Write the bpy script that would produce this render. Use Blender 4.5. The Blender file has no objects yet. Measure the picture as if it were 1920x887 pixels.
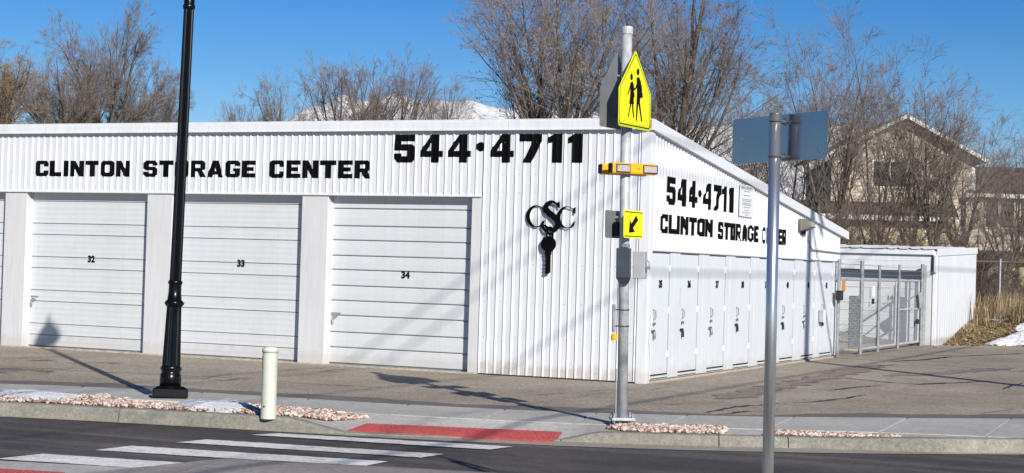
import bpy, bmesh, math, random
import numpy as np
from mathutils import Vector, Matrix
from mathutils.geometry import tessellate_polygon
S = bpy.context.scene
COL = S.collection
rnd = random.Random(7)
R_ = math.radians

# ------------------------------------------------------------------ camera
CR = np.array([[0.9061821, -0.0194921, 0.4224382],
               [0.4218645, -0.0277809, -0.9062332],
               [0.0294001, 0.9994240, -0.0169516]])
CC = np.array([9.11501, -24.39995, 1.72])
FPX = 3229.79
cam = bpy.data.cameras.new("camera")
cam.sensor_width = 36.0
cam.lens = FPX / 1920 * 36.0
cam.clip_start = 0.1
cam.clip_end = 30000
camo = bpy.data.objects.new("camera", cam)
COL.objects.link(camo)
M4 = Matrix.Identity(4)
for i in range(3):
    for j in range(3):
        M4[i][j] = float(CR[i, j])
    M4[i][3] = float(CC[i])
camo.matrix_world = M4
S.camera = camo

# ------------------------------------------------------------------ light
SUN_AZ, SUN_EL = R_(-42.0), R_(27.3)          # direction towards the sun, measured from +X
sun_dir = Vector((math.cos(SUN_AZ) * math.cos(SUN_EL), math.sin(SUN_AZ) * math.cos(SUN_EL), math.sin(SUN_EL)))
W = bpy.data.worlds.new("World")
S.world = W
W.use_nodes = True
nt = W.node_tree
bg = nt.nodes["Background"]
sky = nt.nodes.new("ShaderNodeTexSky")
sky.sky_type = 'NISHITA'
sky.sun_disc = False
sky.sun_elevation = SUN_EL
sky.sun_rotation = R_(90) - SUN_AZ
sky.altitude = 1300
sky.air_density = 1.0
sky.dust_density = 0.0
sky.ozone_density = 4.0
hs = nt.nodes.new("ShaderNodeHueSaturation")
hs.inputs["Saturation"].default_value = 1.38
hs.inputs["Hue"].default_value = 0.511
hs.inputs["Value"].default_value = 1.0
nt.links.new(sky.outputs[0], hs.inputs["Color"])
nt.links.new(hs.outputs[0], bg.inputs["Color"])
bg.inputs["Strength"].default_value = 0.07
sl = bpy.data.lights.new("sun", 'SUN')
sl.energy = 4.6
sl.angle = R_(0.53)
sl.color = (1.0, 0.95, 0.87)
so = bpy.data.objects.new("sun", sl)
COL.objects.link(so)
so.rotation_euler = sun_dir.to_track_quat('Z', 'Y').to_euler()
so.location = (30, -30, 40)
S.view_settings.view_transform = 'Standard'
S.view_settings.look = 'None'
S.view_settings.exposure = 0.36
S.view_settings.gamma = 1.0


# ------------------------------------------------------------------ pixel helpers (photograph pixels -> real places)
def ray(px, py):
    return CR @ np.array([(px - 960) / FPX, -(py - 443.5) / FPX, -1.0])


def gp(px, py, z=0.0):
    d = ray(px, py)
    t = (z - CC[2]) / d[2]
    return CC + t * d


def dp(px, py, depth):
    return CC + ray(px, py) * depth


# ------------------------------------------------------------------ materials
MATS = {}


class NB:
    def __init__(self, m):
        self.t = m.node_tree
        self.n = self.t.nodes
        self.l = self.t.links

    def new(self, typ, **kw):
        n = self.n.new(typ)
        for k, v in kw.items():
            if hasattr(n, k):
                setattr(n, k, v)
            else:
                n.inputs[k].default_value = v
        return n

    def link(self, a, b):
        self.l.new(a, b)

    def coord(self, scale=(1, 1, 1)):
        tc = self.new("ShaderNodeTexCoord")
        mp = self.new("ShaderNodeMapping")
        mp.inputs["Scale"].default_value = scale
        self.link(tc.outputs["Object"], mp.inputs["Vector"])
        return mp.outputs[0]

    def noise(self, vec, scale, detail=4, rough=0.55, dist=0.0):
        n = self.new("ShaderNodeTexNoise")
        n.inputs["Scale"].default_value = scale
        n.inputs["Detail"].default_value = detail
        n.inputs["Roughness"].default_value = rough
        n.inputs["Distortion"].default_value = dist
        if vec is not None:
            self.link(vec, n.inputs["Vector"])
        return n.outputs["Fac"]

    def ramp(self, fac, stops):
        r = self.new("ShaderNodeValToRGB")
        e = r.color_ramp.elements
        while len(e) < len(stops):
            e.new(0.5)
        for q, (p, c) in zip(e, stops):
            q.position = p
            q.color = (c[0], c[1], c[2], 1) if not isinstance(c, (int, float)) else (c, c, c, 1)
        self.link(fac, r.inputs[0])
        return r.outputs[0]

    def mix(self, fac, a, b, mode='MIX'):
        m = self.new("ShaderNodeMix")
        m.data_type = 'RGBA'
        m.blend_type = mode
        for sock, v in ((m.inputs[0], fac), (m.inputs[6], a), (m.inputs[7], b)):
            if isinstance(v, (int, float)):
                sock.default_value = v
            elif isinstance(v, tuple):
                sock.default_value = (v[0], v[1], v[2], 1)
            else:
                self.link(v, sock)
        return m.outputs[2]

    def bump(self, height, strength, dist, bsdf):
        b = self.new("ShaderNodeBump")
        b.inputs["Strength"].default_value = strength
        b.inputs["Distance"].default_value = dist
        self.link(height, b.inputs["Height"])
        self.link(b.outputs[0], bsdf.inputs["Normal"])


def mat(name, col, rough=0.6, metal=0.0, var=0.12, scale=6.0, spec=0.4, bump=0.0, bscale=60, bdist=0.01, stretch=(1, 1, 1)):
    m = bpy.data.materials.new(name)
    m.use_nodes = True
    b = m.node_tree.nodes["Principled BSDF"]
    nb = NB(m)
    b.inputs["Roughness"].default_value = rough
    b.inputs["Metallic"].default_value = metal
    b.inputs["Specular IOR Level"].default_value = spec
    v = nb.coord(stretch)
    f = nb.noise(v, scale, 5)
    lo = tuple(max(0, c * (1 - var)) for c in col)
    hi = tuple(c * (1 + var) for c in col)
    c = nb.ramp(f, [(0.3, lo), (0.7, hi)])
    nb.link(c, b.inputs["Base Color"])
    if bump:
        nb.bump(nb.noise(v, bscale, 4), bump, bdist, b)
    MATS[name] = m
    return m


def base(name):
    m = bpy.data.materials.new(name)
    m.use_nodes = True
    MATS[name] = m
    return m, m.node_tree.nodes["Principled BSDF"], NB(m)


# painted white steel: faint vertical streaks, soil splash near the ground
def white_paint(name, col, dirt=(0.42, 0.36, 0.29), rough=0.42, splash=0.5):
    m, b, nb = base(name)
    v = nb.coord((9, 9, 0.7))
    f = nb.noise(v, 1.6, 5, 0.6)
    c = nb.ramp(f, [(0.28, tuple(x * (0.95 if name in ('white_door', 'white_locker') else 0.89) for x in col)), (0.6, col)])
    v2 = nb.coord()
    g = nb.noise(v2, 0.9, 5, 0.65)
    c = nb.mix(nb.ramp(g, [(0.50, 0.0), (0.8, 0.2)]), c, dirt)
    geo = nb.new("ShaderNodeNewGeometry")
    sep = nb.new("ShaderNodeSeparateXYZ")
    nb.link(geo.outputs["Position"], sep.inputs[0])
    ad = nb.new("ShaderNodeMath", operation='ADD')
    mu = nb.new("ShaderNodeMath", operation='MULTIPLY')
    nb.link(nb.noise(v2, 7, 4), mu.inputs[0])
    mu.inputs[1].default_value = -0.28
    nb.link(sep.outputs[2], ad.inputs[0])
    nb.link(mu.outputs[0], ad.inputs[1])
    sp = nb.ramp(ad.outputs[0], [(0.0, splash), (0.10, 0.0)])
    c = nb.mix(sp, c, dirt)
    nb.link(c, b.inputs["Base Color"])
    b.inputs["Roughness"].default_value = rough
    b.inputs["Specular IOR Level"].default_value = 0.35
    nb.bump(nb.noise(v2, 2.5, 3), 0.12, 0.02, b)
    return m


white_paint('white_cladding', (0.665, 0.685, 0.715))
white_paint('white_trim', (0.72, 0.735, 0.76), splash=0.3)
white_paint('white_door', (0.605, 0.625, 0.64), splash=0.25)
white_paint('white_locker', (0.65, 0.68, 0.72), splash=0.25)
white_paint('white_post', (0.62, 0.625, 0.63), splash=0.3)
mat('concrete_footing', (0.42, 0.36, 0.28), 0.9, var=0.25, scale=12, bump=0.4)
mat('black_paint', (0.0035, 0.0035, 0.004), 0.75, var=0.3, scale=20, spec=0.06)
mat('lamp_black', (0.004, 0.004, 0.005), 0.26, var=0.3, scale=14, spec=0.3)
mat('number_black', (0.006, 0.006, 0.008), 0.7, spec=0.1)
mat('galvanised', (0.45, 0.465, 0.48), 0.38, metal=0.12, var=0.22, scale=18, stretch=(1, 1, 0.6))
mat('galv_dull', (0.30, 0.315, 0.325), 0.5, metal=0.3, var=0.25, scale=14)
mat('sign_back', (0.30, 0.32, 0.36), 0.20, metal=1.0, var=0.08, scale=2.2)
mat('bright_steel', (0.60, 0.62, 0.63), 0.27, metal=0.85, var=0.12, scale=9, stretch=(1, 1, 0.2))
mat('sign_back_grey', (0.22, 0.225, 0.23), 0.5, metal=0.3, var=0.15, scale=3)
mat('sign_yellow', (0.86, 0.86, 0.004), 0.45, var=0.03, scale=4)
mat('sign_edge', (0.62, 0.72, 0.01), 0.5, var=0.05)
mat('amber_paint', (0.85, 0.40, 0.01), 0.4, var=0.08)
mat('lens_grey', (0.42, 0.38, 0.33), 0.2, var=0.2, scale=60, spec=0.6)
mat('box_dark', (0.045, 0.055, 0.075), 0.45, var=0.15)
mat('box_grey', (0.36, 0.37, 0.38), 0.5, var=0.12)
mat('bolt_steel', (0.25, 0.26, 0.27), 0.4, metal=0.8)
mat('marker_green', (0.56, 0.575, 0.485), 0.5, var=0.06, scale=8)
mat('marker_orange', (0.75, 0.13, 0.03), 0.5)
mat('notice_white', (0.70, 0.71, 0.73), 0.6, var=0.05)
mat('print_grey', (0.20, 0.21, 0.24), 0.7)
mat('rust_sign', (0.40, 0.19, 0.06), 0.7, var=0.4, scale=18)
mat('rubber_shade_black', (0.02, 0.02, 0.022), 0.7)  # black rubber parts, and the painted shade in the locker door gaps
mat('roof_steel', (0.62, 0.63, 0.64), 0.5, var=0.1)
mat('bronze_lamp', (0.17, 0.16, 0.14), 0.5, var=0.15)
mat('glass_dark', (0.03, 0.035, 0.045), 0.12, var=0.1, spec=0.6)
mat('window_brown', (0.055, 0.042, 0.034), 0.25, var=0.3, scale=3, spec=0.5)
mat('siding_beige', (0.52, 0.445, 0.335), 0.75, var=0.10, scale=2.0)
mat('siding_tan', (0.52, 0.43, 0.28), 0.8, var=0.08, scale=1.0)
mat('house_trim', (0.68, 0.66, 0.62), 0.6, var=0.08)
mat('shingle_brown', (0.055, 0.043, 0.037), 0.9, var=0.35, scale=5, bump=0.5, bscale=14)
def snow_mat():
    m, b, nb = base('snow')
    v = nb.coord()
    c = nb.ramp(nb.noise(v, 3.0, 6, 0.7), [(0.35, (0.52, 0.51, 0.50)), (0.5, (0.76, 0.77, 0.79)), (0.62, (0.84, 0.85, 0.87))])
    c = nb.mix(nb.ramp(nb.noise(v, 45, 3, 0.7), [(0.62, 0.0), (0.72, 0.45)]), c, (0.22, 0.18, 0.15))
    nb.link(c, b.inputs["Base Color"])
    b.inputs["Roughness"].default_value = 0.7
    nb.bump(nb.noise(v, 11, 6, 0.7), 0.9, 0.05, b)


snow_mat_ = snow_mat
mat('paper_white', (0.8, 0.8, 0.78), 0.8)
mat('wood_pole', (0.12, 0.085, 0.06), 0.85, var=0.25, scale=6, stretch=(1, 1, 0.1))
mat('cable_black', (0.015, 0.015, 0.015), 0.6)
mat('shrub_green', (0.035, 0.05, 0.028), 0.8, var=0.4, scale=3)
mat('tar', (0.022, 0.02, 0.02), 0.7, var=0.3, scale=9)


def bark(name, lo, hi, sc):
    m, b, nb = base(name)
    v = nb.coord((1, 1, 0.25))
    c = nb.ramp(nb.noise(v, sc, 5, 0.6), [(0.3, lo), (0.7, hi)])
    nb.link(c, b.inputs["Base Color"])
    b.inputs["Roughness"].default_value = 0.9
    b.inputs["Specular IOR Level"].default_value = 0.15


bark('bark', (0.060, 0.046, 0.038), (0.165, 0.135, 0.115), 5)
bark('twig', (0.165, 0.130, 0.112), (0.30, 0.25, 0.222), 0.8)
bark('twig_dark', (0.12, 0.088, 0.072), (0.23, 0.18, 0.15), 0.8)
bark('twig_tan', (0.20, 0.145, 0.09), (0.34, 0.25, 0.16), 0.8)


def asphalt(name, lo, hi, speck, fine=70, cracks=False, streak=None, rough=0.9):
    m, b, nb = base(name)
    v = nb.coord()
    big = nb.noise(v, 0.55, 5, 0.6)
    c = nb.ramp(big, [(0.32, lo), (0.68, hi)])
    if streak:
        vs = nb.new("ShaderNodeMapping")
        tc = nb.new("ShaderNodeTexCoord")
        vs.inputs["Rotation"].default_value = (0, 0, -streak)
        vs.inputs["Scale"].default_value = (0.12, 1.8, 1)
        nb.link(tc.outputs["Object"], vs.inputs["Vector"])
        s = nb.noise(vs.outputs[0], 1.0, 5, 0.6)
        c = nb.mix(0.8, c, nb.ramp(s, [(0.25, 0.5), (0.5, 0.95), (0.75, 2.0)]), 'MULTIPLY')
    mid = nb.noise(v, 9, 6, 0.75)
    c = nb.mix(0.85, c, nb.ramp(mid, [(0.25, 0.72), (0.75, 1.3)]), 'MULTIPLY')
    mid2 = nb.noise(v, 26, 4, 0.7)
    c = nb.mix(0.9, c, nb.ramp(mid2, [(0.3, 1 - speck * 1.2), (0.7, 1 + speck * 1.2)]), 'MULTIPLY')
    vo = nb.new("ShaderNodeTexVoronoi")
    vo.inputs["Scale"].default_value = fine
    nb.link(v, vo.inputs["Vector"])
    sep = nb.new("ShaderNodeSeparateColor")
    nb.link(vo.outputs["Color"], sep.inputs[0])
    c = nb.mix(1.0, c, nb.ramp(sep.outputs[0], [(0.0, 1 - speck), (0.55, 1.0), (1.0, 1 + speck * 1.4)]), 'MULTIPLY')
    if cracks:
        wv = nb.new("ShaderNodeMix")
        wv.data_type = 'VECTOR'
        wv.inputs[0].default_value = 0.30
        nz = nb.new("ShaderNodeTexNoise")
        nz.inputs["Scale"].default_value = 0.9
        nz.inputs["Detail"].default_value = 6
        nb.link(v, nz.inputs["Vector"])
        nb.link(v, wv.inputs[4])
        nb.link(nz.outputs["Color"], wv.inputs[5])
        ed = nb.new("ShaderNodeTexVoronoi")
        ed.feature = 'DISTANCE_TO_EDGE'
        ed.inputs["Scale"].default_value = 0.42
        nb.link(wv.outputs[1], ed.inputs["Vector"])
        line = nb.ramp(ed.outputs[0], [(0.0, 1.0), (0.012, 0.0)])
        msk = nb.ramp(nb.noise(v, 0.5, 3), [(0.50, 0.0), (0.60, 0.75)])
        mm = nb.new("ShaderNodeMath", operation='MULTIPLY')
        nb.link(line, mm.inputs[0])
        nb.link(msk, mm.inputs[1])
        c = nb.mix(mm.outputs[0], c, (0.045, 0.035, 0.03))
    nb.link(c, b.inputs["Base Color"])
    b.inputs["Roughness"].default_value = rough
    b.inputs["Specular IOR Level"].default_value = 0.25
    nb.bump(mid, 0.35, 0.012, b)


asphalt('lot_asphalt', (0.250, 0.205, 0.160), (0.350, 0.298, 0.238), 0.26, 42, cracks=True)
asphalt('strip_asphalt', (0.125, 0.112, 0.104), (0.165, 0.148, 0.138), 0.14, 60)
asphalt('road_asphalt', (0.054, 0.050, 0.049), (0.105, 0.093, 0.086), 0.16, 60, streak=R_(16))
asphalt('patch_asphalt', (0.10, 0.085, 0.078), (0.14, 0.12, 0.105), 0.16, 55)
asphalt('worn_patch', (0.185, 0.15, 0.125), (0.25, 0.21, 0.18), 0.2, 42)
mat('rust_stain', (0.50, 0.40, 0.30), 0.8, var=0.2, scale=20)
asphalt('concrete', (0.345, 0.33, 0.302), (0.45, 0.432, 0.396), 0.08, 80)
asphalt('kerb_concrete', (0.175, 0.165, 0.138), (0.285, 0.268, 0.228), 0.12, 60)
asphalt('gutter_concrete', (0.25, 0.225, 0.18), (0.33, 0.30, 0.25), 0.10, 60)
asphalt('island_top', (0.24, 0.215, 0.195), (0.34, 0.31, 0.285), 0.14, 40)
asphalt('soil', (0.10, 0.07, 0.05), (0.18, 0.13, 0.10), 0.3, 30)
asphalt('far_ground', (0.16, 0.13, 0.09), (0.24, 0.20, 0.15), 0.2, 3)
asphalt('crosswalk_paint', (0.52, 0.505, 0.47), (0.74, 0.725, 0.69), 0.10, 45)
cb = MATS['crosswalk_paint'].node_tree.nodes["Principled BSDF"]
cn = NB(MATS['crosswalk_paint'])
_src = cb.inputs["Base Color"].links[0].from_socket
_chip = cn.ramp(cn.noise(cn.coord((0.5, 1.6, 1)), 9, 6, 0.75), [(0.57, 0.0), (0.64, 0.75)])
cn.link(cn.mix(_chip, _src, (0.10, 0.092, 0.088)), cb.inputs["Base Color"])
asphalt('pad_red', (0.33, 0.060, 0.056), (0.43, 0.085, 0.078), 0.06, 50)


def bank_mat():
    m, b, nb = base('bank_grass')
    v = nb.coord()
    c = nb.ramp(nb.noise(v, 1.1, 6, 0.7), [(0.32, (0.085, 0.065, 0.025)), (0.5, (0.16, 0.12, 0.055)), (0.66, (0.26, 0.17, 0.09))])
    c = nb.mix(0.9, c, nb.ramp(nb.noise(v, 22, 5, 0.8), [(0.25, 0.5), (0.75, 1.6)]), 'MULTIPLY')
    nb.link(c, b.inputs["Base Color"])
    b.inputs["Roughness"].default_value = 0.95
    nb.bump(nb.noise(v, 14, 5), 0.8, 0.06, b)


bank_mat()
snow_mat()


def island_random(name, stops, rough=0.85):
    m, b, nb = base(name)
    g = nb.new("ShaderNodeNewGeometry")
    c = nb.ramp(g.outputs["Random Per Island"], stops)
    nb.link(c, b.inputs["Base Color"])
    b.inputs["Roughness"].default_value = rough
    b.inputs["Specular IOR Level"].default_value = 0.2


island_random('gravel', [(0.0, (0.16, 0.10, 0.08)), (0.25, (0.38, 0.26, 0.20)), (0.6, (0.55, 0.41, 0.34)), (1.0, (0.70, 0.62, 0.56))])
island_random('dry_grass', [(0.0, (0.11, 0.075, 0.04)), (0.5, (0.24, 0.175, 0.095)), (1.0, (0.42, 0.33, 0.20))])
island_random('leaf_litter', [(0.0, (0.12, 0.075, 0.035)), (0.5, (0.27, 0.17, 0.08)), (1.0, (0.46, 0.33, 0.19))])


def mountain_mat():
    m, b, nb = base('mountain_snow')
    v = nb.coord()
    n = nb.noise(v, 0.011, 8, 0.68, 0.4)
    c = nb.ramp(n, [(0.36, (0.30, 0.27, 0.25)), (0.42, (0.78, 0.765, 0.75)), (0.52, (0.90, 0.89, 0.88))])
    n2 = nb.noise(v, 0.05, 6, 0.7)
    c = nb.mix(0.5, c, nb.ramp(n2, [(0.3, 0.7), (0.55, 1.0)]), 'MULTIPLY')
    nb.link(c, b.inputs["Base Color"])
    b.inputs["Roughness"].default_value = 0.9
    nb.bump(n2, 1.0, 14, b)


mountain_mat()
gm, gb, gn = base('lamp_glass')
_t = gn.new("ShaderNodeBsdfTransparent")
_g = gn.new("ShaderNodeBsdfGlossy")
_g.inputs["Roughness"].default_value = 0.05
_m = gn.new("ShaderNodeMixShader")
_m.inputs[0].default_value = 0.10
gn.link(_t.outputs[0], _m.inputs[1])
gn.link(_g.outputs[0], _m.inputs[2])
gn.link(_m.outputs[0], [n for n in gn.n if n.type == 'OUTPUT_MATERIAL'][0].inputs[0])


# ------------------------------------------------------------------ object helpers
def tag(o, label=None, cat=None, group=None, kind=None):
    if label: o['label'] = label
    if cat: o['category'] = cat
    if group: o['group'] = group
    if kind: o['kind'] = kind
    return o


def empty(name, loc=(0, 0, 0), rz=0.0, label=None, cat=None, group=None):
    o = bpy.data.objects.new(name, None)
    COL.objects.link(o)
    o.location = loc
    o.rotation_euler = (0, 0, rz)
    o.empty_display_size = 0.3
    return tag(o, label, cat, group)


def link_mesh(name, me, parent=None, loc=(0, 0, 0), rot=None):
    o = bpy.data.objects.new(name, me)
    COL.objects.link(o)
    if parent is not None:
        o.parent = parent
    o.location = loc
    if rot is not None:
        o.rotation_euler = rot
    return o


class MB:
    def __init__(self):
        self.v = []
        self.f = []

    def add(self, vs, fs):
        n = len(self.v)
        self.v += [tuple(map(float, p)) for p in vs]
        self.f += [tuple(n + i for i in q) for q in fs]

    def box(self, x0, x1, y0, y1, z0, z1):
        self.add([(x0, y0, z0), (x1, y0, z0), (x1, y1, z0), (x0, y1, z0), (x0, y0, z1), (x1, y0, z1), (x1, y1, z1), (x0, y1, z1)],
                 [(0, 3, 2, 1), (4, 5, 6, 7), (0, 1, 5, 4), (1, 2, 6, 5), (2, 3, 7, 6), (3, 0, 4, 7)])

    def quad(self, a, b, c, d):
        self.add([a, b, c, d], [(0, 1, 2, 3)])

    def tube(self, pts, rad, n=8, caps=True):
        pts = [Vector(p) for p in pts]
        if not isinstance(rad, (list, tuple)):
            rad = [rad] * len(pts)
        d0 = (pts[-1] - pts[0]).normalized()
        ref = Vector((0, 0, 1)) if abs(d0.z) < 0.9 else Vector((1, 0, 0))
        vs = []
        for i, p in enumerate(pts):
            t = (pts[min(i + 1, len(pts) - 1)] - pts[max(i - 1, 0)]).normalized()
            a = t.cross(ref).normalized()
            b = t.cross(a).normalized()
            for k in range(n):
                q = 2 * math.pi * k / n
                vs.append(p + (a * math.cos(q) + b * math.sin(q)) * rad[i])
        fs = []
        for i in range(len(pts) - 1):
            for k in range(n):
                k2 = (k + 1) % n
                fs.append((i * n + k, (i + 1) * n + k, (i + 1) * n + k2, i * n + k2))
        if caps:
            fs.append(tuple(range(n)))
            fs.append(tuple((len(pts) - 1) * n + k for k in reversed(range(n))))
        self.add(vs, fs)

    def lathe(self, prof, n=20, cx=0, cy=0, flute=0.0, nfl=12):
        vs = []
        for (r, z, *fl) in prof:
            f = fl[0] if fl else 0
            for k in range(n):
                q = 2 * math.pi * k / n
                rr = r * (1 - (flute if f else 0) * (0.5 + 0.5 * math.cos(q * nfl)))
                vs.append((cx + rr * math.cos(q), cy + rr * math.sin(q), z))
        fs = []
        for i in range(len(prof) - 1):
            for k in range(n):
                k2 = (k + 1) % n
                fs.append((i * n + k, i * n + k2, (i + 1) * n + k2, (i + 1) * n + k))
        fs.append(tuple(reversed(range(n))))
        fs.append(tuple((len(prof) - 1) * n + k for k in range(n)))
        self.add(vs, fs)

    def poly(self, outer, holes=(), y0=0.0, y1=0.0):
        """2D (x,z) polygon with holes, extruded from y0 (front) to y1 (back)"""
        loops = [[Vector((a, b, 0)) for a, b in outer]] + [[Vector((a, b, 0)) for a, b in h] for h in holes]
        tris = tessellate_polygon(loops)
        flat = [p for l in loops for p in l]
        n = len(flat)
        vs = [(p.x, y0, p.y) for p in flat]
        fs = []
        for t in tris:
            a, b, c = (flat[i] for i in t)
            ccw = (b.x - a.x) * (c.y - a.y) - (b.y - a.y) * (c.x - a.x) > 0
            fs.append(tuple(t) if ccw else tuple(reversed(t)))
        if y1 != y0:
            vs += [(p.x, y1, p.y) for p in flat]
            fs += [tuple(i + n for i in reversed(f)) for f in fs]
            o = 0
            for l in loops:
                m = len(l)
                for i in range(m):
                    j = (i + 1) % m
                    fs.append((o + j, o + i, o + i + n, o + j + n))
                o += m
        self.add(vs, fs)

    def mesh(self, name, material, smooth=False):
        me = bpy.data.meshes.new(name)
        me.from_pydata(self.v, [], self.f)
        me.materials.append(MATS[material])
        if smooth:
            me.polygons.foreach_set("use_smooth", [True] * len(me.polygons))
        me.update()
        return me

    def build(self, name, material, parent=None, smooth=False, bevel=0.0, loc=(0, 0, 0), rot=None):
        o = link_mesh(name, self.mesh(name, material, smooth), parent, loc, rot)
        if bevel:
            md = o.modifiers.new("bevel", 'BEVEL')
            md.width = bevel
            md.segments = 2
            md.limit_method = 'ANGLE'
        return o


def boxobj(name, material, b, parent=None, bevel=0.0):
    m = MB()
    m.box(*b)
    return m.build(name, material, parent, bevel=bevel)


def np_mesh(name, verts, quads, material, smooth=False):
    me = bpy.data.meshes.new(name)
    nv, nq = len(verts), len(quads)
    k = quads.shape[1]
    me.vertices.add(nv)
    me.vertices.foreach_set("co", np.ascontiguousarray(verts, dtype=np.float32).ravel())
    me.loops.add(nq * k)
    me.loops.foreach_set("vertex_index", np.ascontiguousarray(quads, dtype=np.int32).ravel())
    me.polygons.add(nq)
    me.polygons.foreach_set("loop_start", np.arange(0, nq * k, k, dtype=np.int32))
    me.polygons.foreach_set("loop_total", np.full(nq, k, dtype=np.int32))
    if smooth:
        me.polygons.foreach_set("use_smooth", np.ones(nq, dtype=bool))
    me.materials.append(MATS[material])
    me.update(calc_edges=True)
    return me


# ------------------------------------------------------------------ setting: ground, street, pavement
def smooth(a):
    a = np.clip(a, 0, 1)
    return a * a * (3 - 2 * a)


CX = np.array([0, 240, 480, 600, 700, 850, 1000, 1144, 1300, 1431, 1680, 1920], float)
YB = [720, 731, 741.5, 749.0, 755, 763.5, 771.0, 777.5, 780, 780.8, 783, 786.5]
YF = [738, 750, 761.5, 768.5, 775, 785, 792.5, 797, 800.5, 803.5, 813, 822]
YR = [782, 794, 808, 815, 820, 827, 834.5, 841, 845, 847.5, 850.8, 853.5]


class Line:
    def __init__(self, ys, z):
        P = np.array([gp(x, y, z)[:2] for x, y in zip(CX, ys)])
        t = CX / 960 - 1
        self.cx = np.polyfit(t, P[:, 0], 3)
        self.cy = np.polyfit(t, P[:, 1], 4)

    def at(self, s):
        t = s / 960 - 1
        tc = min(max(t, -1.0), 1.0)
        p = np.array([np.polyval(self.cx, tc), np.polyval(self.cy, tc)])
        if t != tc:
            e = tc - 0.08 * math.copysign(1, tc)
            q = np.array([np.polyval(self.cx, e), np.polyval(self.cy, e)])
            p = p + (p - q) / 0.08 * abs(t - tc)
        return p


LB, LF, LR = Line(YB, 0.0), Line(YF, 0.0), Line(YR, -0.15)


def lr_in(s, d):
    a, b = LR.at(s - 8), LR.at(s + 8)
    u = (b - a) / np.linalg.norm(b - a)
    return LR.at(s) + np.array([-u[1], u[0]]) * d


def ramp_s(s):
    return float(smooth((s - 530) / 110) * (1 - smooth((s - 1035) / 110)))


def gw(s):          # gutter width: almost none on the left, a full pan on the right
    return 0.05 + 0.33 * float(smooth((s - 560) / 500)) - 0.27 * float(smooth((s - 1480) / 330))


def kw(s):
    return gw(s) + 0.17


SS = list(range(-6000, 0, 400)) + list(range(0, 1920, 30)) + list(range(1920, 8000, 400))


def apron_z(s, t):      # t: 0 at the kerb back, 1 at the pavement front edge
    low = -0.03 * float(smooth((s - 1000) / 160)) * (1 - float(smooth((s - 1560) / 200)))
    return (-0.135 * ramp_s(s) + low * (1 - ramp_s(s))) * (1 - t)


def apron_pt(s, t):
    k = lr_in(s, kw(s))
    f = LF.at(s)
    p = k + (f - k) * t
    return np.array([p[0], p[1], apron_z(s, t)])


def strip(name, rows, material, **kw):
    m = MB()
    nr = len(rows[0])
    vs = [p for r in rows for p in r]
    fs = [(i * nr + j, (i + 1) * nr + j, (i + 1) * nr + j + 1, i * nr + j + 1) for i in range(len(rows) - 1) for j in range(nr - 1)]
    m.add(vs, fs)
    o = m.build(name, material)
    # make faces look upwards
    me = o.data
    if sum(p.normal.z * p.area for p in me.polygons) < 0:
        me.flip_normals()
    return o


# far ground sheet to the horizon
m = MB()
m.add([(-9000, -9000, -0.6), (9000, -9000, -0.6), (9000, 9000, -0.6), (-9000, 9000, -0.6)], [(0, 1, 2, 3)])
tag(m.build('ground', 'far_ground'), kind='structure')
# road
rows = []
for s in SS:
    p = LR.at(s)
    a, b = LR.at(s - 8), LR.at(s + 8)
    u = (b - a) / np.linalg.norm(b - a)
    n = np.array([u[1], -u[0]])
    rows.append([(*(p - n * 0.05), -0.152), (*(p + n * 1.2), -0.148), (*(p + n * 8), -0.145), (*(p + n * 30), -0.152)])
tag(strip('road', rows, 'road_asphalt'), kind='structure')
# gutter
tag(strip('gutter', [[(*lr_in(s, 0.0), -0.146), (*lr_in(s, gw(s) + 0.03), -0.140)] for s in SS], 'gutter_concrete'), kind='structure')
# kerb: cast segments with open joints
kerb = empty('kerb')
tag(kerb, kind='structure')
joints = [-3000, -1500, -700, -250, 210, 640, 1050, 1358, 1493, 1960, 2500, 3200, 4500]
for a, b in zip(joints[:-1], joints[1:]):
    rows = []
    nn = max(4, int((b - a) / 24)) if b - a < 400 else 8
    g = 1.0
    for i in range(nn + 1):
        s = a + g + (b - a - 2 * g) * i / nn
        zt = apron_z(s, 0.0)
        zt = max(zt, -0.130) + 0.004
        q = gw(s)
        rows.append([(*lr_in(s, q + 0.005), -0.2), (*lr_in(s, q + 0.012), -0.143), (*lr_in(s, q + 0.030), zt - 0.028), (*lr_in(s, q + 0.048), zt - 0.006), (*lr_in(s, q + 0.07), zt), (*lr_in(s, q + 0.17), zt + 0.002), (*lr_in(s, q + 0.174), -0.2)])
    nr = len(rows[0])
    k = MB()
    k.add([p for r in rows for p in r], [(i * nr + j, i * nr + j + 1, (i + 1) * nr + j + 1, (i + 1) * nr + j) for i in range(nn) for j in range(nr - 1)] + [tuple(range(nr)), tuple(nn * nr + j for j in reversed(range(nr)))])
    o = k.build('kerb_segment', 'kerb_concrete', kerb)
    bmn = bmesh.new(); bmn.from_mesh(o.data); bmesh.ops.recalc_face_normals(bmn, faces=bmn.faces); bmn.to_mesh(o.data); bmn.free()
# concrete apron between kerb and pavement, with the lowered crossing ramp
tag(strip('pavement_apron', [[tuple(apron_pt(s, t) + np.array([0, 0, -0.004])) for t in (0, 0.25, 0.5, 0.75, 1.0)] + [(*LB.at(s), -0.006)] for s in SS], 'concrete'), kind='structure')
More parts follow.
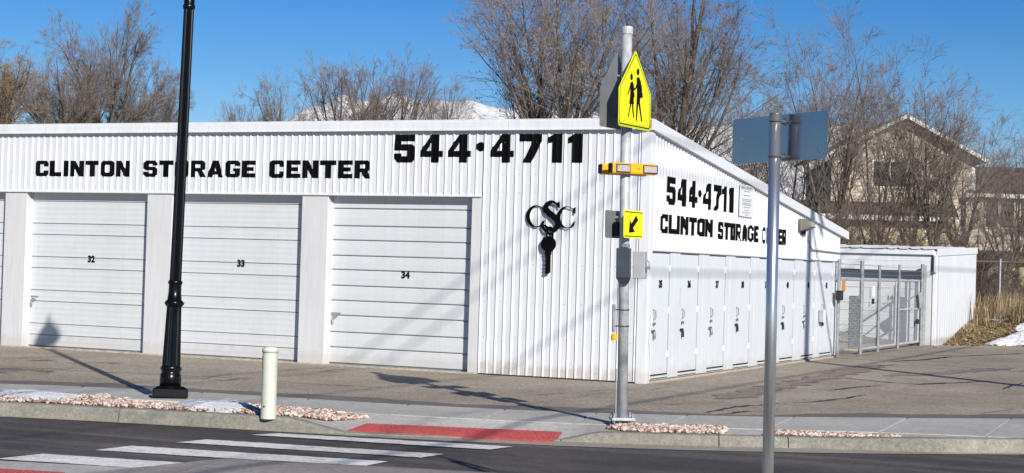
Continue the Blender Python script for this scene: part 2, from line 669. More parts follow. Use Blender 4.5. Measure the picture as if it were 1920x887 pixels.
# pavement slabs
walk = empty('sidewalk')
tag(walk, kind='structure')
slab_s = [-2600, -1900, -1300, -800, -400, -120, 110, 330, 540, 735, 915, 1080, 1240, 1430, 1640, 1850, 2080, 2400, 2900, 3600]
for a, b in zip(slab_s[:-1], slab_s[1:]):
    k = MB()
    nn = 6
    g = min(2.6, (b - a) * 0.02)
    top = []
    dz = rnd.uniform(0.002, 0.007)
    for i in range(nn + 1):
        s = a + g + (b - a - 2 * g) * i / nn
        # joints run square to the pavement
        f = LF.at(s)
        bk = LB.at(s + 42 + 0.012 * (s - 900))
        top.append((f, bk))
    vs = []
    for f, bk in top:
        vs += [(*f, -0.03), (*f, dz), (*bk, dz + 0.002), (*bk, -0.03)]
    fs = [(i * 4 + j, i * 4 + j + 1, (i + 1) * 4 + j + 1, (i + 1) * 4 + j) for i in range(nn) for j in range(3)] + [(0, 1, 2, 3), (nn * 4 + 3, nn * 4 + 2, nn * 4 + 1, nn * 4)]
    k.add(vs, fs)
    o = k.build('slab', 'concrete', walk)
    bmn = bmesh.new(); bmn.from_mesh(o.data); bmesh.ops.recalc_face_normals(bmn, faces=bmn.faces); bmn.to_mesh(o.data); bmn.free()
# parking lot and the darker asphalt strip along the pavement
lot_rows = []
for s in SS:
    p = LB.at(s)
    far = np.array([p[0] - 0.42 * 60, p[1] + 0.906 * 60])
    lot_rows.append([(*(p + (far - p) * t), -0.002 if t else -0.010) for t in (0, 0.02, 0.1, 0.3, 1.0)])
tag(strip('parking_lot', lot_rows, 'lot_asphalt'), kind='structure')
sw = []
for s in SS:
    p = LB.at(s)
    a, b = LB.at(s - 8), LB.at(s + 8)
    u = (b - a) / np.linalg.norm(b - a)
    n = np.array([-u[1], u[0]])
    wd = 0.62 + 0.10 * math.sin(s * 0.013) + 0.05 * math.sin(s * 0.05)
    if 1180 < s < 1650: wd *= 0.35 + 0.65 * abs((s - 1415) / 235)
    sw.append([(*p, 0.001), (*(p + n * wd), 0.003)])
tag(strip('asphalt_strip', sw, 'strip_asphalt'), kind='structure')


# cracks and tar lines on the lot
def crack(pts, w, z=0.006, seed=0):
    r = random.Random(seed)
    P = [gp(x, y, 0.0)[:2] for x, y in pts]
    out = []
    for a, b in zip(P[:-1], P[1:]):
        n = max(3, int(np.linalg.norm(b - a) / 0.12))
        for i in range(n):
            out.append(a + (b - a) * i / n)
    out.append(P[-1])
    rows = []
    for i, q in enumerate(out):
        d = out[min(i + 1, len(out) - 1)] - out[max(i - 1, 0)]
        d = d / (np.linalg.norm(d) + 1e-9)
        n = np.array([-d[1], d[0]])
        q = q + n * r.uniform(-0.02, 0.02)
        ww = w * r.uniform(0.3, 1.1) * min(1, 0.25 + min(i, len(out) - 1 - i) * 0.15)
        rows.append([(*(q - n * ww / 2), z), (*(q + n * ww / 2), z)])
    return rows


cm = MB()
for i, (pts, w) in enumerate([
        ([(0, 687), (150, 696), (300, 703), (480, 710)], 0.035), ([(518, 717), (620, 722), (736, 728)], 0.05),
        ([(-20, 668), (60, 672), (140, 667)], 0.03),
        ([(340, 708), (420, 714), (470, 708)], 0.04), ([(520, 695), (570, 692), (640, 690)], 0.03),
        ([(1570, 708), (1665, 717), (1721, 721), (1862, 715)], 0.10), ([(1550, 733), (1600, 727), (1660, 722)], 0.07),
        ([(1466, 756), (1522, 754), (1580, 748), (1624, 740)], 0.07), ([(1670, 678), (1730, 675), (1785, 669)], 0.14),
        ([(1098, 734), (1152, 731)], 0.08), ([(1319, 775), (1381, 763), (1462, 757)], 0.07), ([(1345, 778), (1400, 771), (1450, 772)], 0.08),
        ([(960, 738), (1010, 741), (1060, 737)], 0.04), ([(1600, 690), (1680, 684), (1760, 688)], 0.06), ([(1880, 730), (1900, 722), (1925, 718)], 0.07),
        ([(1180, 757), (1250, 759), (1310, 756)], 0.04), ([(1700, 664), (1800, 668), (1925, 663)], 0.10)]):
    rows = crack(pts, w, seed=i)
    cm.add([p for r in rows for p in r], [(2 * j, 2 * j + 2, 2 * j + 3, 2 * j + 1) for j in range(len(rows) - 1)])
pm = MB()
for pts, w in (([(1350, 748), (1440, 729), (1540, 708), (1650, 684)], 0.62), ([(1660, 705), (1760, 700), (1900, 690)], 0.5)):
    rows = crack(pts, w, z=0.0042, seed=77)
    pm.add([p for r in rows for p in r], [(2 * j, 2 * j + 2, 2 * j + 3, 2 * j + 1) for j in range(len(rows) - 1)])
po_ = pm.build('asphalt_patch', 'worn_patch')
if sum(p.normal.z for p in po_.data.polygons) < 0: po_.data.flip_normals()
tag(po_, kind='structure')
co = cm.build('asphalt_cracks', 'tar')
if sum(p.normal.z for p in co.data.polygons) < 0: co.data.flip_normals()
tag(co, kind='structure')

# crosswalk bars on the road
cw = [((470, 816), (522, 813), (962, 838), (918, 843.5)), ((333, 830), (388, 824.5), (832, 852), (790, 858.5)),
      ((178, 844.5), (247, 836.5), (727, 866), (680, 875)), ((-6, 861), (80, 851.5), (338, 866.5), (310, 886))]
cw_ = []
A = np.array([[-0.97, -8.67], [-1.14, -9.92], [-1.34, -10.92], [-1.53, -11.96]])
for i, q in enumerate(cw):
    P = [gp(x, y, -0.143)[:2] for x, y in q]
    cw_.append(P)
P4 = cw_[3]
d = (cw_[2][2] - cw_[2][1])
P4[2] = P4[1] + d
P4[3] = P4[0] + d
for i, P in enumerate(cw_):
    k = MB()
    a, b, c, dd = P
    n = 30
    vs = []
    r = random.Random(i)
    for j in range(n + 1):
        t = j / n
        e = 0.012
        p0 = a + (dd - a) * t
        p1 = b + (c - b) * t
        vs += [(p0[0], p0[1] + r.uniform(-e, e), -0.139), (p1[0], p1[1] + r.uniform(-e, e), -0.139)]
    k.add(vs, [(2 * j, 2 * j + 2, 2 * j + 3, 2 * j + 1) for j in range(n)])
    o = k.build('crosswalk_bar', 'crosswalk_paint')
    if o.data.polygons[0].normal.z < 0: o.data.flip_normals()
    tag(o, kind='structure')


# tactile pads (red, with domes)
def pad(corners, z_front, z_back, parent_name='tactile_pad'):
    fl, bl, br, fr = [np.array(c, float) for c in corners]
    k = MB()
    lift = 0.008
    V = [(*fl, z_front + lift), (*bl, z_back + lift), (*br, z_back + lift), (*fr, z_front + lift)]
    lo = [(x, y, z - 0.03) for x, y, z in V]
    k.add(V + lo, [(3, 2, 1, 0), (0, 1, 5, 4), (1, 2, 6, 5), (2, 3, 7, 6), (3, 0, 4, 7)])
    o = k.build(parent_name, 'pad_red')
    bmn = bmesh.new(); bmn.from_mesh(o.data); bmesh.ops.recalc_face_normals(bmn, faces=bmn.faces); bmn.to_mesh(o.data); bmn.free()
    tag(o, kind='structure')
    L = np.linalg.norm(fr - fl); D = np.linalg.norm(bl - fl)
    nu, nv = int(L / 0.06), int(D / 0.06)
    dm = MB()
    for i in range(nu):
        for j in range(nv):
            u, v = (i + 0.5) / nu, (j + 0.5) / nv
            p = (fl * (1 - u) + fr * u) * (1 - v) + (bl * (1 - u) + br * u) * v
            z = z_front + (z_back - z_front) * v + lift
            r0, r1, h = 0.013, 0.007, 0.006
            vs = [(p[0] + r0 * math.cos(q), p[1] + r0 * math.sin(q), z - 0.001) for q in (0.4, 1.65, 2.91, 4.17, 5.42)] + \
                 [(p[0] + r1 * math.cos(q), p[1] + r1 * math.sin(q), z + h) for q in (0.4, 1.65, 2.91, 4.17, 5.42)]
            dm.add(vs, [(a, (a + 1) % 5, 5 + (a + 1) % 5, 5 + a) for a in range(5)] + [(5, 6, 7, 8, 9)])
    do = dm.build('domes', 'pad_red', o)
    tag(do, kind='stuff')
    return o


pc = [gp(651, 808, -0.128)[:2], gp(688, 795.5, -0.065)[:2], gp(1053, 811.5, -0.065)[:2], gp(1028, 827.5, -0.128)[:2]]
pad(pc, -0.128, -0.062)

# island in front of the crossing (raised, with a kerb) and its pad
isl = [gp(x, y, 0.0)[:2] for x, y in [(437, 858.5), (520, 862), (600, 866.5), (700, 871.8), (830, 879), (960, 886.5)]]
dirv = np.array([0.95, 0.31])
isl2 = isl + [isl[-1] + dirv * 3 + np.array([0, 0.1]), isl[-1] + dirv * 8 + np.array([0, 0.9]), isl[-1] + dirv * 16 + np.array([0, 3.2])]
flare = [gp(437, 858.5, 0.0)[:2], gp(380, 863.5, -0.03)[:2], gp(300, 872, -0.08)[:2], gp(210, 881, -0.12)[:2], gp(120, 890, -0.145)[:2]]
rows = []
for i, p in enumerate(isl2):
    q = p + np.array([0.55, -1.9]) * (1.0 + 0.12 * i)
    pts = []
    inn = (q - p) / np.linalg.norm(q - p)
    ln = np.linalg.norm(q - p)
    for t, z in ((0.0, -0.2), (0.006, -0.035), (0.03, -0.004), (0.16, 0.0)):
        pts.append((*(p + inn * t), z))
    rows.append(pts)
    if i == 0: first_q = (p, inn, ln)
ik = strip('island_kerb', rows, 'kerb_concrete')
tag(ik, kind='structure')
rows = []
for i, p in enumerate(isl2):
    q = p + np.array([0.55, -1.9]) * (1.0 + 0.12 * i)
    inn = (q - p) / np.linalg.norm(q - p); ln = np.linalg.norm(q - p)
    rows.append([(*(p + inn * (0.158 + (ln - 0.158) * t)), 0.002 + 0.05 * math.sin(math.pi * min(1, t * 1.0)) * (0.4 + 0.6 * min(1, i / 3)) * (1 if t < 1 else 0) + (-0.2 if t >= 1 else 0)) for t in (0, 0.08, 0.2, 0.4, 0.6, 0.8, 0.99, 1.0)])
# flare down to the cut-through on the left
tag(strip('island', rows, 'island_top'), kind='structure')
rows = []
for i, f in enumerate(flare):
    zz = [0.0, -0.03, -0.08, -0.12, -0.145][i]
    b = np.array(isl[0]) + (isl2[0] + np.array([0.55, -1.9]) - isl2[0]) * (0.25 * i)
    rows.append([(*f, zz), (*((f + b) / 2), zz * 0.6), (*b, 0.0 + (0.012 if i else 0.0))])
tag(strip('island_flare', rows, 'island_top'), kind='structure')
# concrete of the cut-through, level with the road, and its red pad
k = MB()
q = [gp(-160, 858.5, -0.136)[:2], gp(-6, 863.5, -0.136)[:2], gp(255, 877, -0.136)[:2], gp(215, 889, -0.136)[:2], gp(-100, 960, -0.136)[:2], gp(-500, 930, -0.136)[:2]]
k.add([(*p, -0.136) for p in q], [tuple(reversed(range(len(q))))])
o = k.build('crossing_concrete', 'concrete')
if o.data.polygons[0].normal.z < 0: o.data.flip_normals()
tag(o, kind='structure')
nb_ = gp(-130, 871, -0.13)[:2]; nb2 = gp(122, 886.5, -0.13)[:2]
dv = np.array([0.12, -0.75])
pad([nb_, nb_ + dv, nb2 + dv, nb2], -0.134, -0.130)


# planting beds: soil sheet and loose pink stones
def ico():
    t = (1 + 5 ** 0.5) / 2
    v = np.array([(-1, t, 0), (1, t, 0), (-1, -t, 0), (1, -t, 0), (0, -1, t), (0, 1, t), (0, -1, -t), (0, 1, -t), (t, 0, -1), (t, 0, 1), (-t, 0, -1), (-t, 0, 1)], float)
    v /= np.linalg.norm(v[0])
    f = np.array([(0, 11, 5), (0, 5, 1), (0, 1, 7), (0, 7, 10), (0, 10, 11), (1, 5, 9), (5, 11, 4), (11, 10, 2), (10, 7, 6), (7, 1, 8), (3, 9, 4), (3, 4, 2), (3, 2, 6), (3, 6, 8), (3, 8, 9), (4, 9, 5), (2, 4, 11), (6, 2, 10), (8, 6, 7), (9, 8, 1)])
    return v, f


ICO_V, ICO_F = ico()


def stones(name, pts, size, material, seed, flat=0.65):
    g = np.random.default_rng(seed)
    n = len(pts)
    P = np.array(pts)
    V = np.repeat(ICO_V[None], n, 0) * g.uniform(0.62, 1.2, (n, 12, 1))
    V *= np.stack([g.uniform(0.7, 1.3, n), g.uniform(0.6, 1.1, n), g.uniform(0.45, 0.8, n) * flat / 0.65], 1)[:, None, :]
    a = g.uniform(0, 2 * np.pi, n)
    ca, sa = np.cos(a), np.sin(a)
    X = V[:, :, 0] * ca[:, None] - V[:, :, 1] * sa[:, None]
    Y = V[:, :, 0] * sa[:, None] + V[:, :, 1] * ca[:, None]
    tl = g.uniform(-0.5, 0.5, n)
    Z = V[:, :, 2] + X * tl[:, None]
    s = (size * g.uniform(0.55, 1.35, n))[:, None]
    V = np.stack([X * s, Y * s, Z * s], 2) + P[:, None, :]
    F = (ICO_F[None] + (np.arange(n) * 12)[:, None, None]).reshape(-1, 3)
    o = link_mesh(name, np_mesh(name, V.reshape(-1, 3), F, material))
    return o


def bed(s0, s1, tlo, thi, count, seed, label):
    g = random.Random(seed)
    m = MB()
    n = 40
    vs = []
    for i in range(n + 1):
        s = s0 + (s1 - s0) * i / n
        a, b = tlo(s), thi(s)
        for t in (a, b):
            p = apron_pt(s, t)
            vs.append((p[0], p[1], p[2] + 0.004))
    m.add(vs, [(2 * i, 2 * i + 2, 2 * i + 3, 2 * i + 1) for i in range(n)])
    o = m.build('bed_soil', 'soil')
    if sum(p.normal.z for p in o.data.polygons) < 0: o.data.flip_normals()
    tag(o, kind='structure')
    pts = []
    for _ in range(count):
        s = g.uniform(s0, s1)
        a, b = tlo(s), thi(s)
        t = a + (b - a) * g.random()
        if b - a < 0.02: continue
        p = apron_pt(s, t)
        pts.append((p[0], p[1], p[2] + 0.008 + g.random() * 0.022 * min(1, (b - a) * 3)))
    so_ = stones('gravel_bed', pts, 0.024, 'gravel', seed)
    tag(so_, label, 'gravel', kind='stuff')


bed(-900, 690, lambda s: 0.03 + max(0, (s - 520) / 170) ** 1.0 * 0.75, lambda s: 0.95 if s < 600 else 0.95 - (s - 600) / 90 * 0.15, 13000, 3, 'long bed of pink gravel along the kerb under the black lamp post')
bed(1142, 1368, lambda s: 0.05 + max(0, (1180 - s) / 40) * 0.3, lambda s: 0.45 + 0.5 * min(1, (s - 1142) / 50) if s < 1330 else 0.95 - (s - 1330) / 38 * 0.3, 2300, 4, 'short bed of pink gravel beside the school crossing sign pole')
bed(1452, 1705, lambda s: 0.05, lambda s: 0.40 - 0.30 * max(0, (s - 1560) / 145), 1200, 5, 'thin sliver of gravel between the right kerb and the pavement')


# ------------------------------------------------------------------ snow
def snow_patch(outline, zf, thick, seed, label=None):
    """outline in world xy; lumpy, thin edged"""
    g = random.Random(seed)
    P = np.array(outline)
    c = P.mean(0)
    rings = [1.0, 0.93, 0.82, 0.66, 0.45, 0.22]
    n = 64
    # resample outline
    cl = np.vstack([P, P[:1]])
    dl = np.r_[0, np.cumsum(np.linalg.norm(np.diff(cl, axis=0), axis=1))]
    u = np.linspace(0, dl[-1], n, endpoint=False)
    O = np.stack([np.interp(u, dl, cl[:, 0]), np.interp(u, dl, cl[:, 1])], 1)
    ph = [g.uniform(0, 6.28) for _ in range(6)]
    jit = np.array([0.05 * math.sin(5 * i / n * 6.28 + ph[0]) + 0.05 * math.sin(11 * i / n * 6.28 + ph[1]) + 0.05 * g.uniform(-1, 1) for i in range(n)])
    vs = []
    for k, r in enumerate(rings):
        for i in range(n):
            p = c + (O[i] - c) * r * (1 + jit[i] * (r ** 2))
            e = [0.0, 0.45, 0.72, 0.9, 1.0, 1.0][k]
            h = thick * e * (0.75 + 0.35 * math.sin(p[0] * 5 + ph[2]) * math.sin(p[1] * 6 + ph[3]) + 0.2 * g.uniform(-1, 1))
            vs.append((p[0], p[1], zf(p[0], p[1]) + (h if k else -0.01)))
    vs.append((c[0], c[1], zf(c[0], c[1]) + thick))
    fs = [(k * n + i, k * n + (i + 1) % n, (k + 1) * n + (i + 1) % n, (k + 1) * n + i) for k in range(len(rings) - 1) for i in range(n)]
    fs += [((len(rings) - 1) * n + i, (len(rings) - 1) * n + (i + 1) % n, len(vs) - 1) for i in range(n)]
    m = MB(); m.add(vs, fs)
    o = m.build('snow_patch', 'snow', smooth=True)
    if sum(p.normal.z for p in o.data.polygons) < 0: o.data.flip_normals()
    tag(o, kind='structure')


flat0 = lambda x, y: 0.012
G2 = lambda pts: [gp(x, y, 0.0)[:2] for x, y in pts]
snow_patch(G2([(-60, 742), (0, 736), (60, 738), (110, 740), (160, 745), (150, 751), (110, 756), (60, 753), (0, 748), (-60, 752)]), flat0, 0.06, 1)
snow_patch(G2([(320, 762), (350, 757), (400, 756), (445, 757), (472, 764), (465, 773), (420, 775), (370, 771)]), flat0, 0.07, 2)
snow_patch(G2([(176, 745), (195, 742), (208, 745), (195, 749)]), flat0, 0.03, 3)


# ------------------------------------------------------------------ bank and yard behind the lot
def bank_h(x, y):
    d = (x - 0.42) * -0.72 + (y - 20.15) * 0.69 + 0.25 * math.sin(x * 1.3 + y * 0.7) * 0.5
    h = 0.62 * float(smooth(d / 3.8)) + 1.0 * float(smooth((d - 7) / 20))
    h += (0.04 * math.sin(x * 2.1 + 1) * math.sin(y * 1.7) + 0.03 * math.sin(x * 5.3) * math.cos(y * 4.1)) * float(smooth(d / 2))
    return h - 0.03


m = MB()
xs = np.concatenate([np.arange(-160, -12, 6.0), np.arange(-12, 16, 0.5), np.arange(16, 130, 6.0)])
ys = np.concatenate([np.arange(19.2, 50, 0.5), np.arange(50, 260, 8.0)])
vs = [(x, y, bank_h(x, y)) for y in ys for x in xs]
nx = len(xs)
fs = [(j * nx + i, j * nx + i + 1, (j + 1) * nx + i + 1, (j + 1) * nx + i) for j in range(len(ys) - 1) for i in range(nx - 1)
      if max(bank_h(xs[i], ys[j]), bank_h(xs[i + 1], ys[j + 1]), bank_h(xs[i], ys[j + 1])) > -0.029 and not (xs[i] < -4.0 and ys[j] < 12)]
m.add(vs, fs)
tag(m.build('bank', 'bank_grass', smooth=True), kind='structure')
bz = lambda x, y: bank_h(x, y) + 0.01


def on_bank(px, py):
    d = ray(px, py)
    t = 18.0
    while t < 200:
        p = CC + d * t
        if p[2] < bank_h(p[0], p[1]): break
        t += 0.05
    return p


snow_patch([on_bank(x, y)[:2] for x, y in [(1838, 647), (1870, 640), (1895, 628), (1925, 622), (1980, 622), (1985, 652), (1925, 650), (1880, 650)]], bz, 0.13, 5)
snow_patch([on_bank(x, y)[:2] for x, y in [(1900, 622), (1915, 614), (1960, 610), (1980, 620), (1930, 624)]], bz, 0.16, 6)
snow_patch([on_bank(x, y)[:2] for x, y in [(1842, 602), (1870, 597), (1925, 596), (1960, 600), (1880, 603)]], bz, 0.05, 7)
snow_patch([on_bank(x, y)[:2] for x, y in [(1836, 530), (1860, 526), (1930, 526), (1980, 529), (1900, 532)]], bz, 0.08, 8)

# leaf litter on the bank
g = random.Random(12)
lm = MB()
for _ in range(5200):
    x, y = g.uniform(0.5, 6.0), g.uniform(20.5, 29)
    d = (x - 0.42) * -0.72 + (y - 20.15) * 0.69
    if d < 0.05 or (g.random() < 0.35 and d > 2.5): continue
    z = bank_h(x, y) + 0.012
    a, L, w, tl = g.uniform(0, 6.28), g.uniform(0.04, 0.13), g.uniform(0.012, 0.035), g.uniform(-0.02, 0.05)
    ca, sa = math.cos(a), math.sin(a)
    lm.add([(x - ca * L, y - sa * L, z), (x + sa * w, y - ca * w, z + abs(tl)), (x + ca * L, y + sa * L, z + 0.02 + tl), (x - sa * w, y + ca * w, z + 0.01)], [(0, 1, 2), (0, 2, 3)])
tag(lm.build('leaf_litter', 'leaf_litter'), 'brown leaf litter scattered over the grassy bank', 'leaf litter', kind='stuff')


def grass_clump(name, spots, hmin, hmax, seed, label, mat_='dry_grass'):
    g = np.random.default_rng(seed)
    V, F = [], []
    for (x, y) in spots:
        h = g.uniform(hmin, hmax)
        a = g.uniform(0, 6.28)
        lean = g.uniform(0.02, 0.28) * h
        w = g.uniform(0.006, 0.016)
        z = bank_h(x, y) - 0.02
        ca, sa = math.cos(a), math.sin(a)
        b = g.uniform(0, 6.28)
        wx, wy = math.cos(b) * w, math.sin(b) * w
        n = len(V)
        V += [(x - wx, y - wy, z), (x + wx, y + wy, z), (x + ca * lean * 0.35 + wx * 0.8, y + sa * lean * 0.35 + wy * 0.8, z + h * 0.55), (x + ca * lean * 0.35 - wx * 0.8, y + sa * lean * 0.35 - wy * 0.8, z + h * 0.55),
              (x + ca * lean, y + sa * lean, z + h)]
        F += [(n, n + 1, n + 2, n + 3), (n + 3, n + 2, n + 4, n + 4)]
    me = bpy.data.meshes.new(name)
    me.from_pydata(V, [], [f if f[2] != f[3] else f[:3] for f in F])
    me.materials.append(MATS[mat_])
    tag(link_mesh(name, me), label, 'grass', kind='stuff')


g = random.Random(5)
sp = []
for _ in range(60):
    d0 = g.uniform(47.5, 55)
    cxp, cyp = dp(g.uniform(1815, 1960), 590, d0)[:2]
    for _ in range(26):
        sp.append((cxp + g.gauss(0, 0.16), cyp + g.gauss(0, 0.2)))
grass_clump('tall_dry_grass', sp, 0.3, 0.95, 8, 'tall straw coloured grass behind the white end wall')
sp = []
for _ in range(2600):
    x, y = g.uniform(0.42, 5), g.uniform(20.6, 27)
    d = (x - 0.42) * -0.72 + (y - 20.15) * 0.69
    if d > 0.9 + g.random() * 3: sp.append((x, y))
for _ in range(900):
    y = g.uniform(20.8, 26.5); sp.append((0.45 + abs(g.gauss(0, 0.16)), y))
grass_clump('short_dry_grass', sp, 0.04, 0.17, 9, 'short dead grass on the bank beside the white end wall')

# ------------------------------------------------------------------ storage building
PITCH = 0.1372
PROF = [(0.0, 0.004), (0.084, 0.004), (0.107, 0.025), (0.1115, 0.025), (0.137, 0.004)]


def prof_at(u):
    q = u % PITCH
    for (a, oa), (b, ob) in zip(PROF[:-1], PROF[1:]):
        if a <= q <= b + 1e-9:
            return oa + (ob - oa) * (q - a) / (b - a)
    return 0.004


def breaks(u0, u1):
    out = [u0]
    k = math.floor(u0 / PITCH) - 1
    while k * PITCH < u1 + PITCH:
        for a, _ in PROF[:-1]:
            u = k * PITCH + a
            if u0 + 1e-4 < u < u1 - 1e-4: out.append(u)
        k += 1
    out.append(u1)
    return sorted(out)


def corr(u0, u1, zb, zt, axis):
    """corrugated sheet: axis 'x' faces -Y at y=0, axis 'y' faces +X at x=0"""
    m = MB()
    us = breaks(u0, u1)
    vs = []
    for u in us:
        o = prof_at(u)
        for z in (zb(u) if callable(zb) else zb, zt(u) if callable(zt) else zt):
            vs.append((u, -o, z) if axis == 'x' else (o, u, z))
    m.add(vs, [(2 * i, 2 * i + 2, 2 * i + 3, 2 * i + 1) for i in range(len(us) - 1)])
    return m


HTOP, HBAND = 3.985, 2.815
roof_z = lambda y: 3.985 - (3.985 - 2.66) / 12.0 * y
B1 = empty('storage_building', (-6, 0, 0), label='long white corrugated storage building with roll-up doors and black lettering', cat='building')
B1.location = (0, 0, 0)
XL = -21.4
corr(XL, -2.80, HBAND, 3.84, 'x').build('wall_panel', 'white_cladding', B1)
corr(-2.78, -0.12, 0.02, 3.84, 'x').build('wall_panel', 'white_cladding', B1)
corr(0.14, 11.6, 2.035, lambda y: roof_z(y) - 0.15, 'y').build('wall_panel', 'white_cladding', B1)
# screw heads on the cladding
m = MB()
for z in (3.65, 3.15, 2.87, 2.3, 1.75, 1.15, 0.6, 0.12):
    k = math.floor(XL / PITCH)
    while k * PITCH < -0.15:
        x = k * PITCH + 0.04
        if (z > 2.85 and x > XL + 0.1) or (x > -2.76):
            if k % 2 == 0:
                m.add([(x - 0.007, -0.004, z - 0.007), (x + 0.007, -0.004, z - 0.007), (x + 0.007, -0.004, z + 0.007), (x - 0.007, -0.004, z + 0.007), (x, -0.011, z)], [(0, 1, 4), (1, 2, 4), (2, 3, 4), (3, 0, 4)])
        k += 1
tag(m.build('screw_heads', 'galv_dull', B1), kind='stuff')
# fascia and corner trims
m = MB()
xs_ = [XL, -17.6, -14.55, -11.5, -8.45, -5.40, -2.35, 0.045]
for a, b in zip(xs_[:-1], xs_[1:]):
    boxobj('fascia', 'white_trim', (a, b - 0.004, -0.075, 0.0, 3.845, HTOP), B1, bevel=0.006)
m.box(XL, 0.05, -0.082, -0.077, 3.838, 3.855)
boxobj('fascia_lip', 'white_trim', (XL, 0.0, -0.088, -0.078, 3.835, 3.853), B1)
boxobj('band_trim', 'white_trim', (XL, -2.80, -0.034, 0.0, HBAND - 0.028, HBAND), B1, bevel=0.004)
boxobj('corner_trim', 'white_trim', (-0.13, 0.032, -0.032, 0.0, 0.0, 3.84), B1, bevel=0.004)
boxobj('corner_trim', 'white_trim', (0.0, 0.0322, 0.0005, 0.14, 0.0, 3.82), B1, bevel=0.004)
# rake fascia on the sloping side
def rake(y0, y1, top_off, bot_off, x0, x1, name, material):
    k = MB()
    vs = []
    for y in (y0, y1):
        zt, zb = roof_z(y) + top_off, roof_z(y) + bot_off
        vs += [(x0, y, zb), (x1, y, zb), (x1, y, zt), (x0, y, zt)]
    k.add(vs, [(0, 1, 2, 3), (7, 6, 5, 4), (1, 5, 6, 2), (0, 4, 5, 1), (3, 2, 6, 7), (4, 0, 3, 7)])
    o = k.build(name, material, B1)
    bmn = bmesh.new(); bmn.from_mesh(o.data); bmesh.ops.recalc_face_normals(bmn, faces=bmn.faces); bmn.to_mesh(o.data); bmn.free()
    return o


for a, b in ((-0.075, 3.0), (3.004, 6.05), (6.054, 9.1), (9.104, 12.05)):
    rake(a, b, 0.0, -0.165, 0.0, 0.078, 'fascia', 'white_trim')
rake(-0.06, 12.03, 0.02, -0.01, XL, -0.003, 'roof', 'roof_steel')
boxobj('band_trim', 'white_trim', (0.0, 0.038, 0.14, 11.6, 2.008, 2.034), B1, bevel=0.004)
# hidden shell
m = MB()
m.box(XL, -2.98, 0.06, 0.10, 2.83, 3.8)
m.box(-2.9, -0.02, 0.06, 0.16, 0.0, 3.7)
for a, b in ((XL, XL + 0.1), (-0.16, -0.06)):
    pass
m.add([(-0.05, 0.1, 0.0), (-0.05, 11.55, 0.0), (-0.05, 11.55, roof_z(11.55) - 0.05), (-0.05, 0.1, roof_z(0.1) - 0.05)], [(0, 1, 2, 3)])
m.add([(XL, 0.1, 0.0), (XL, 11.55, 0.0), (XL, 11.55, roof_z(11.55) - 0.05), (XL, 0.1, roof_z(0.1) - 0.05)], [(3, 2, 1, 0)])
m.box(XL, -0.02, 11.56, 11.62, 0.0, 2.65)
m.build('inner_wall', 'white_door', B1)
boxobj('footing', 'concrete_footing', (XL, -2.82, -0.05, 0.02, -0.1, 0.022), B1, bevel=0.01)


# painted lettering that follows the corrugation
def oct_(x0, x1, z0, z1, c):
    return [(x0 + c, z0), (x1 - c, z0), (x1, z0 + c), (x1, z1 - c), (x1 - c, z1), (x0 + c, z1), (x0, z1 - c), (x0, z0 + c)]


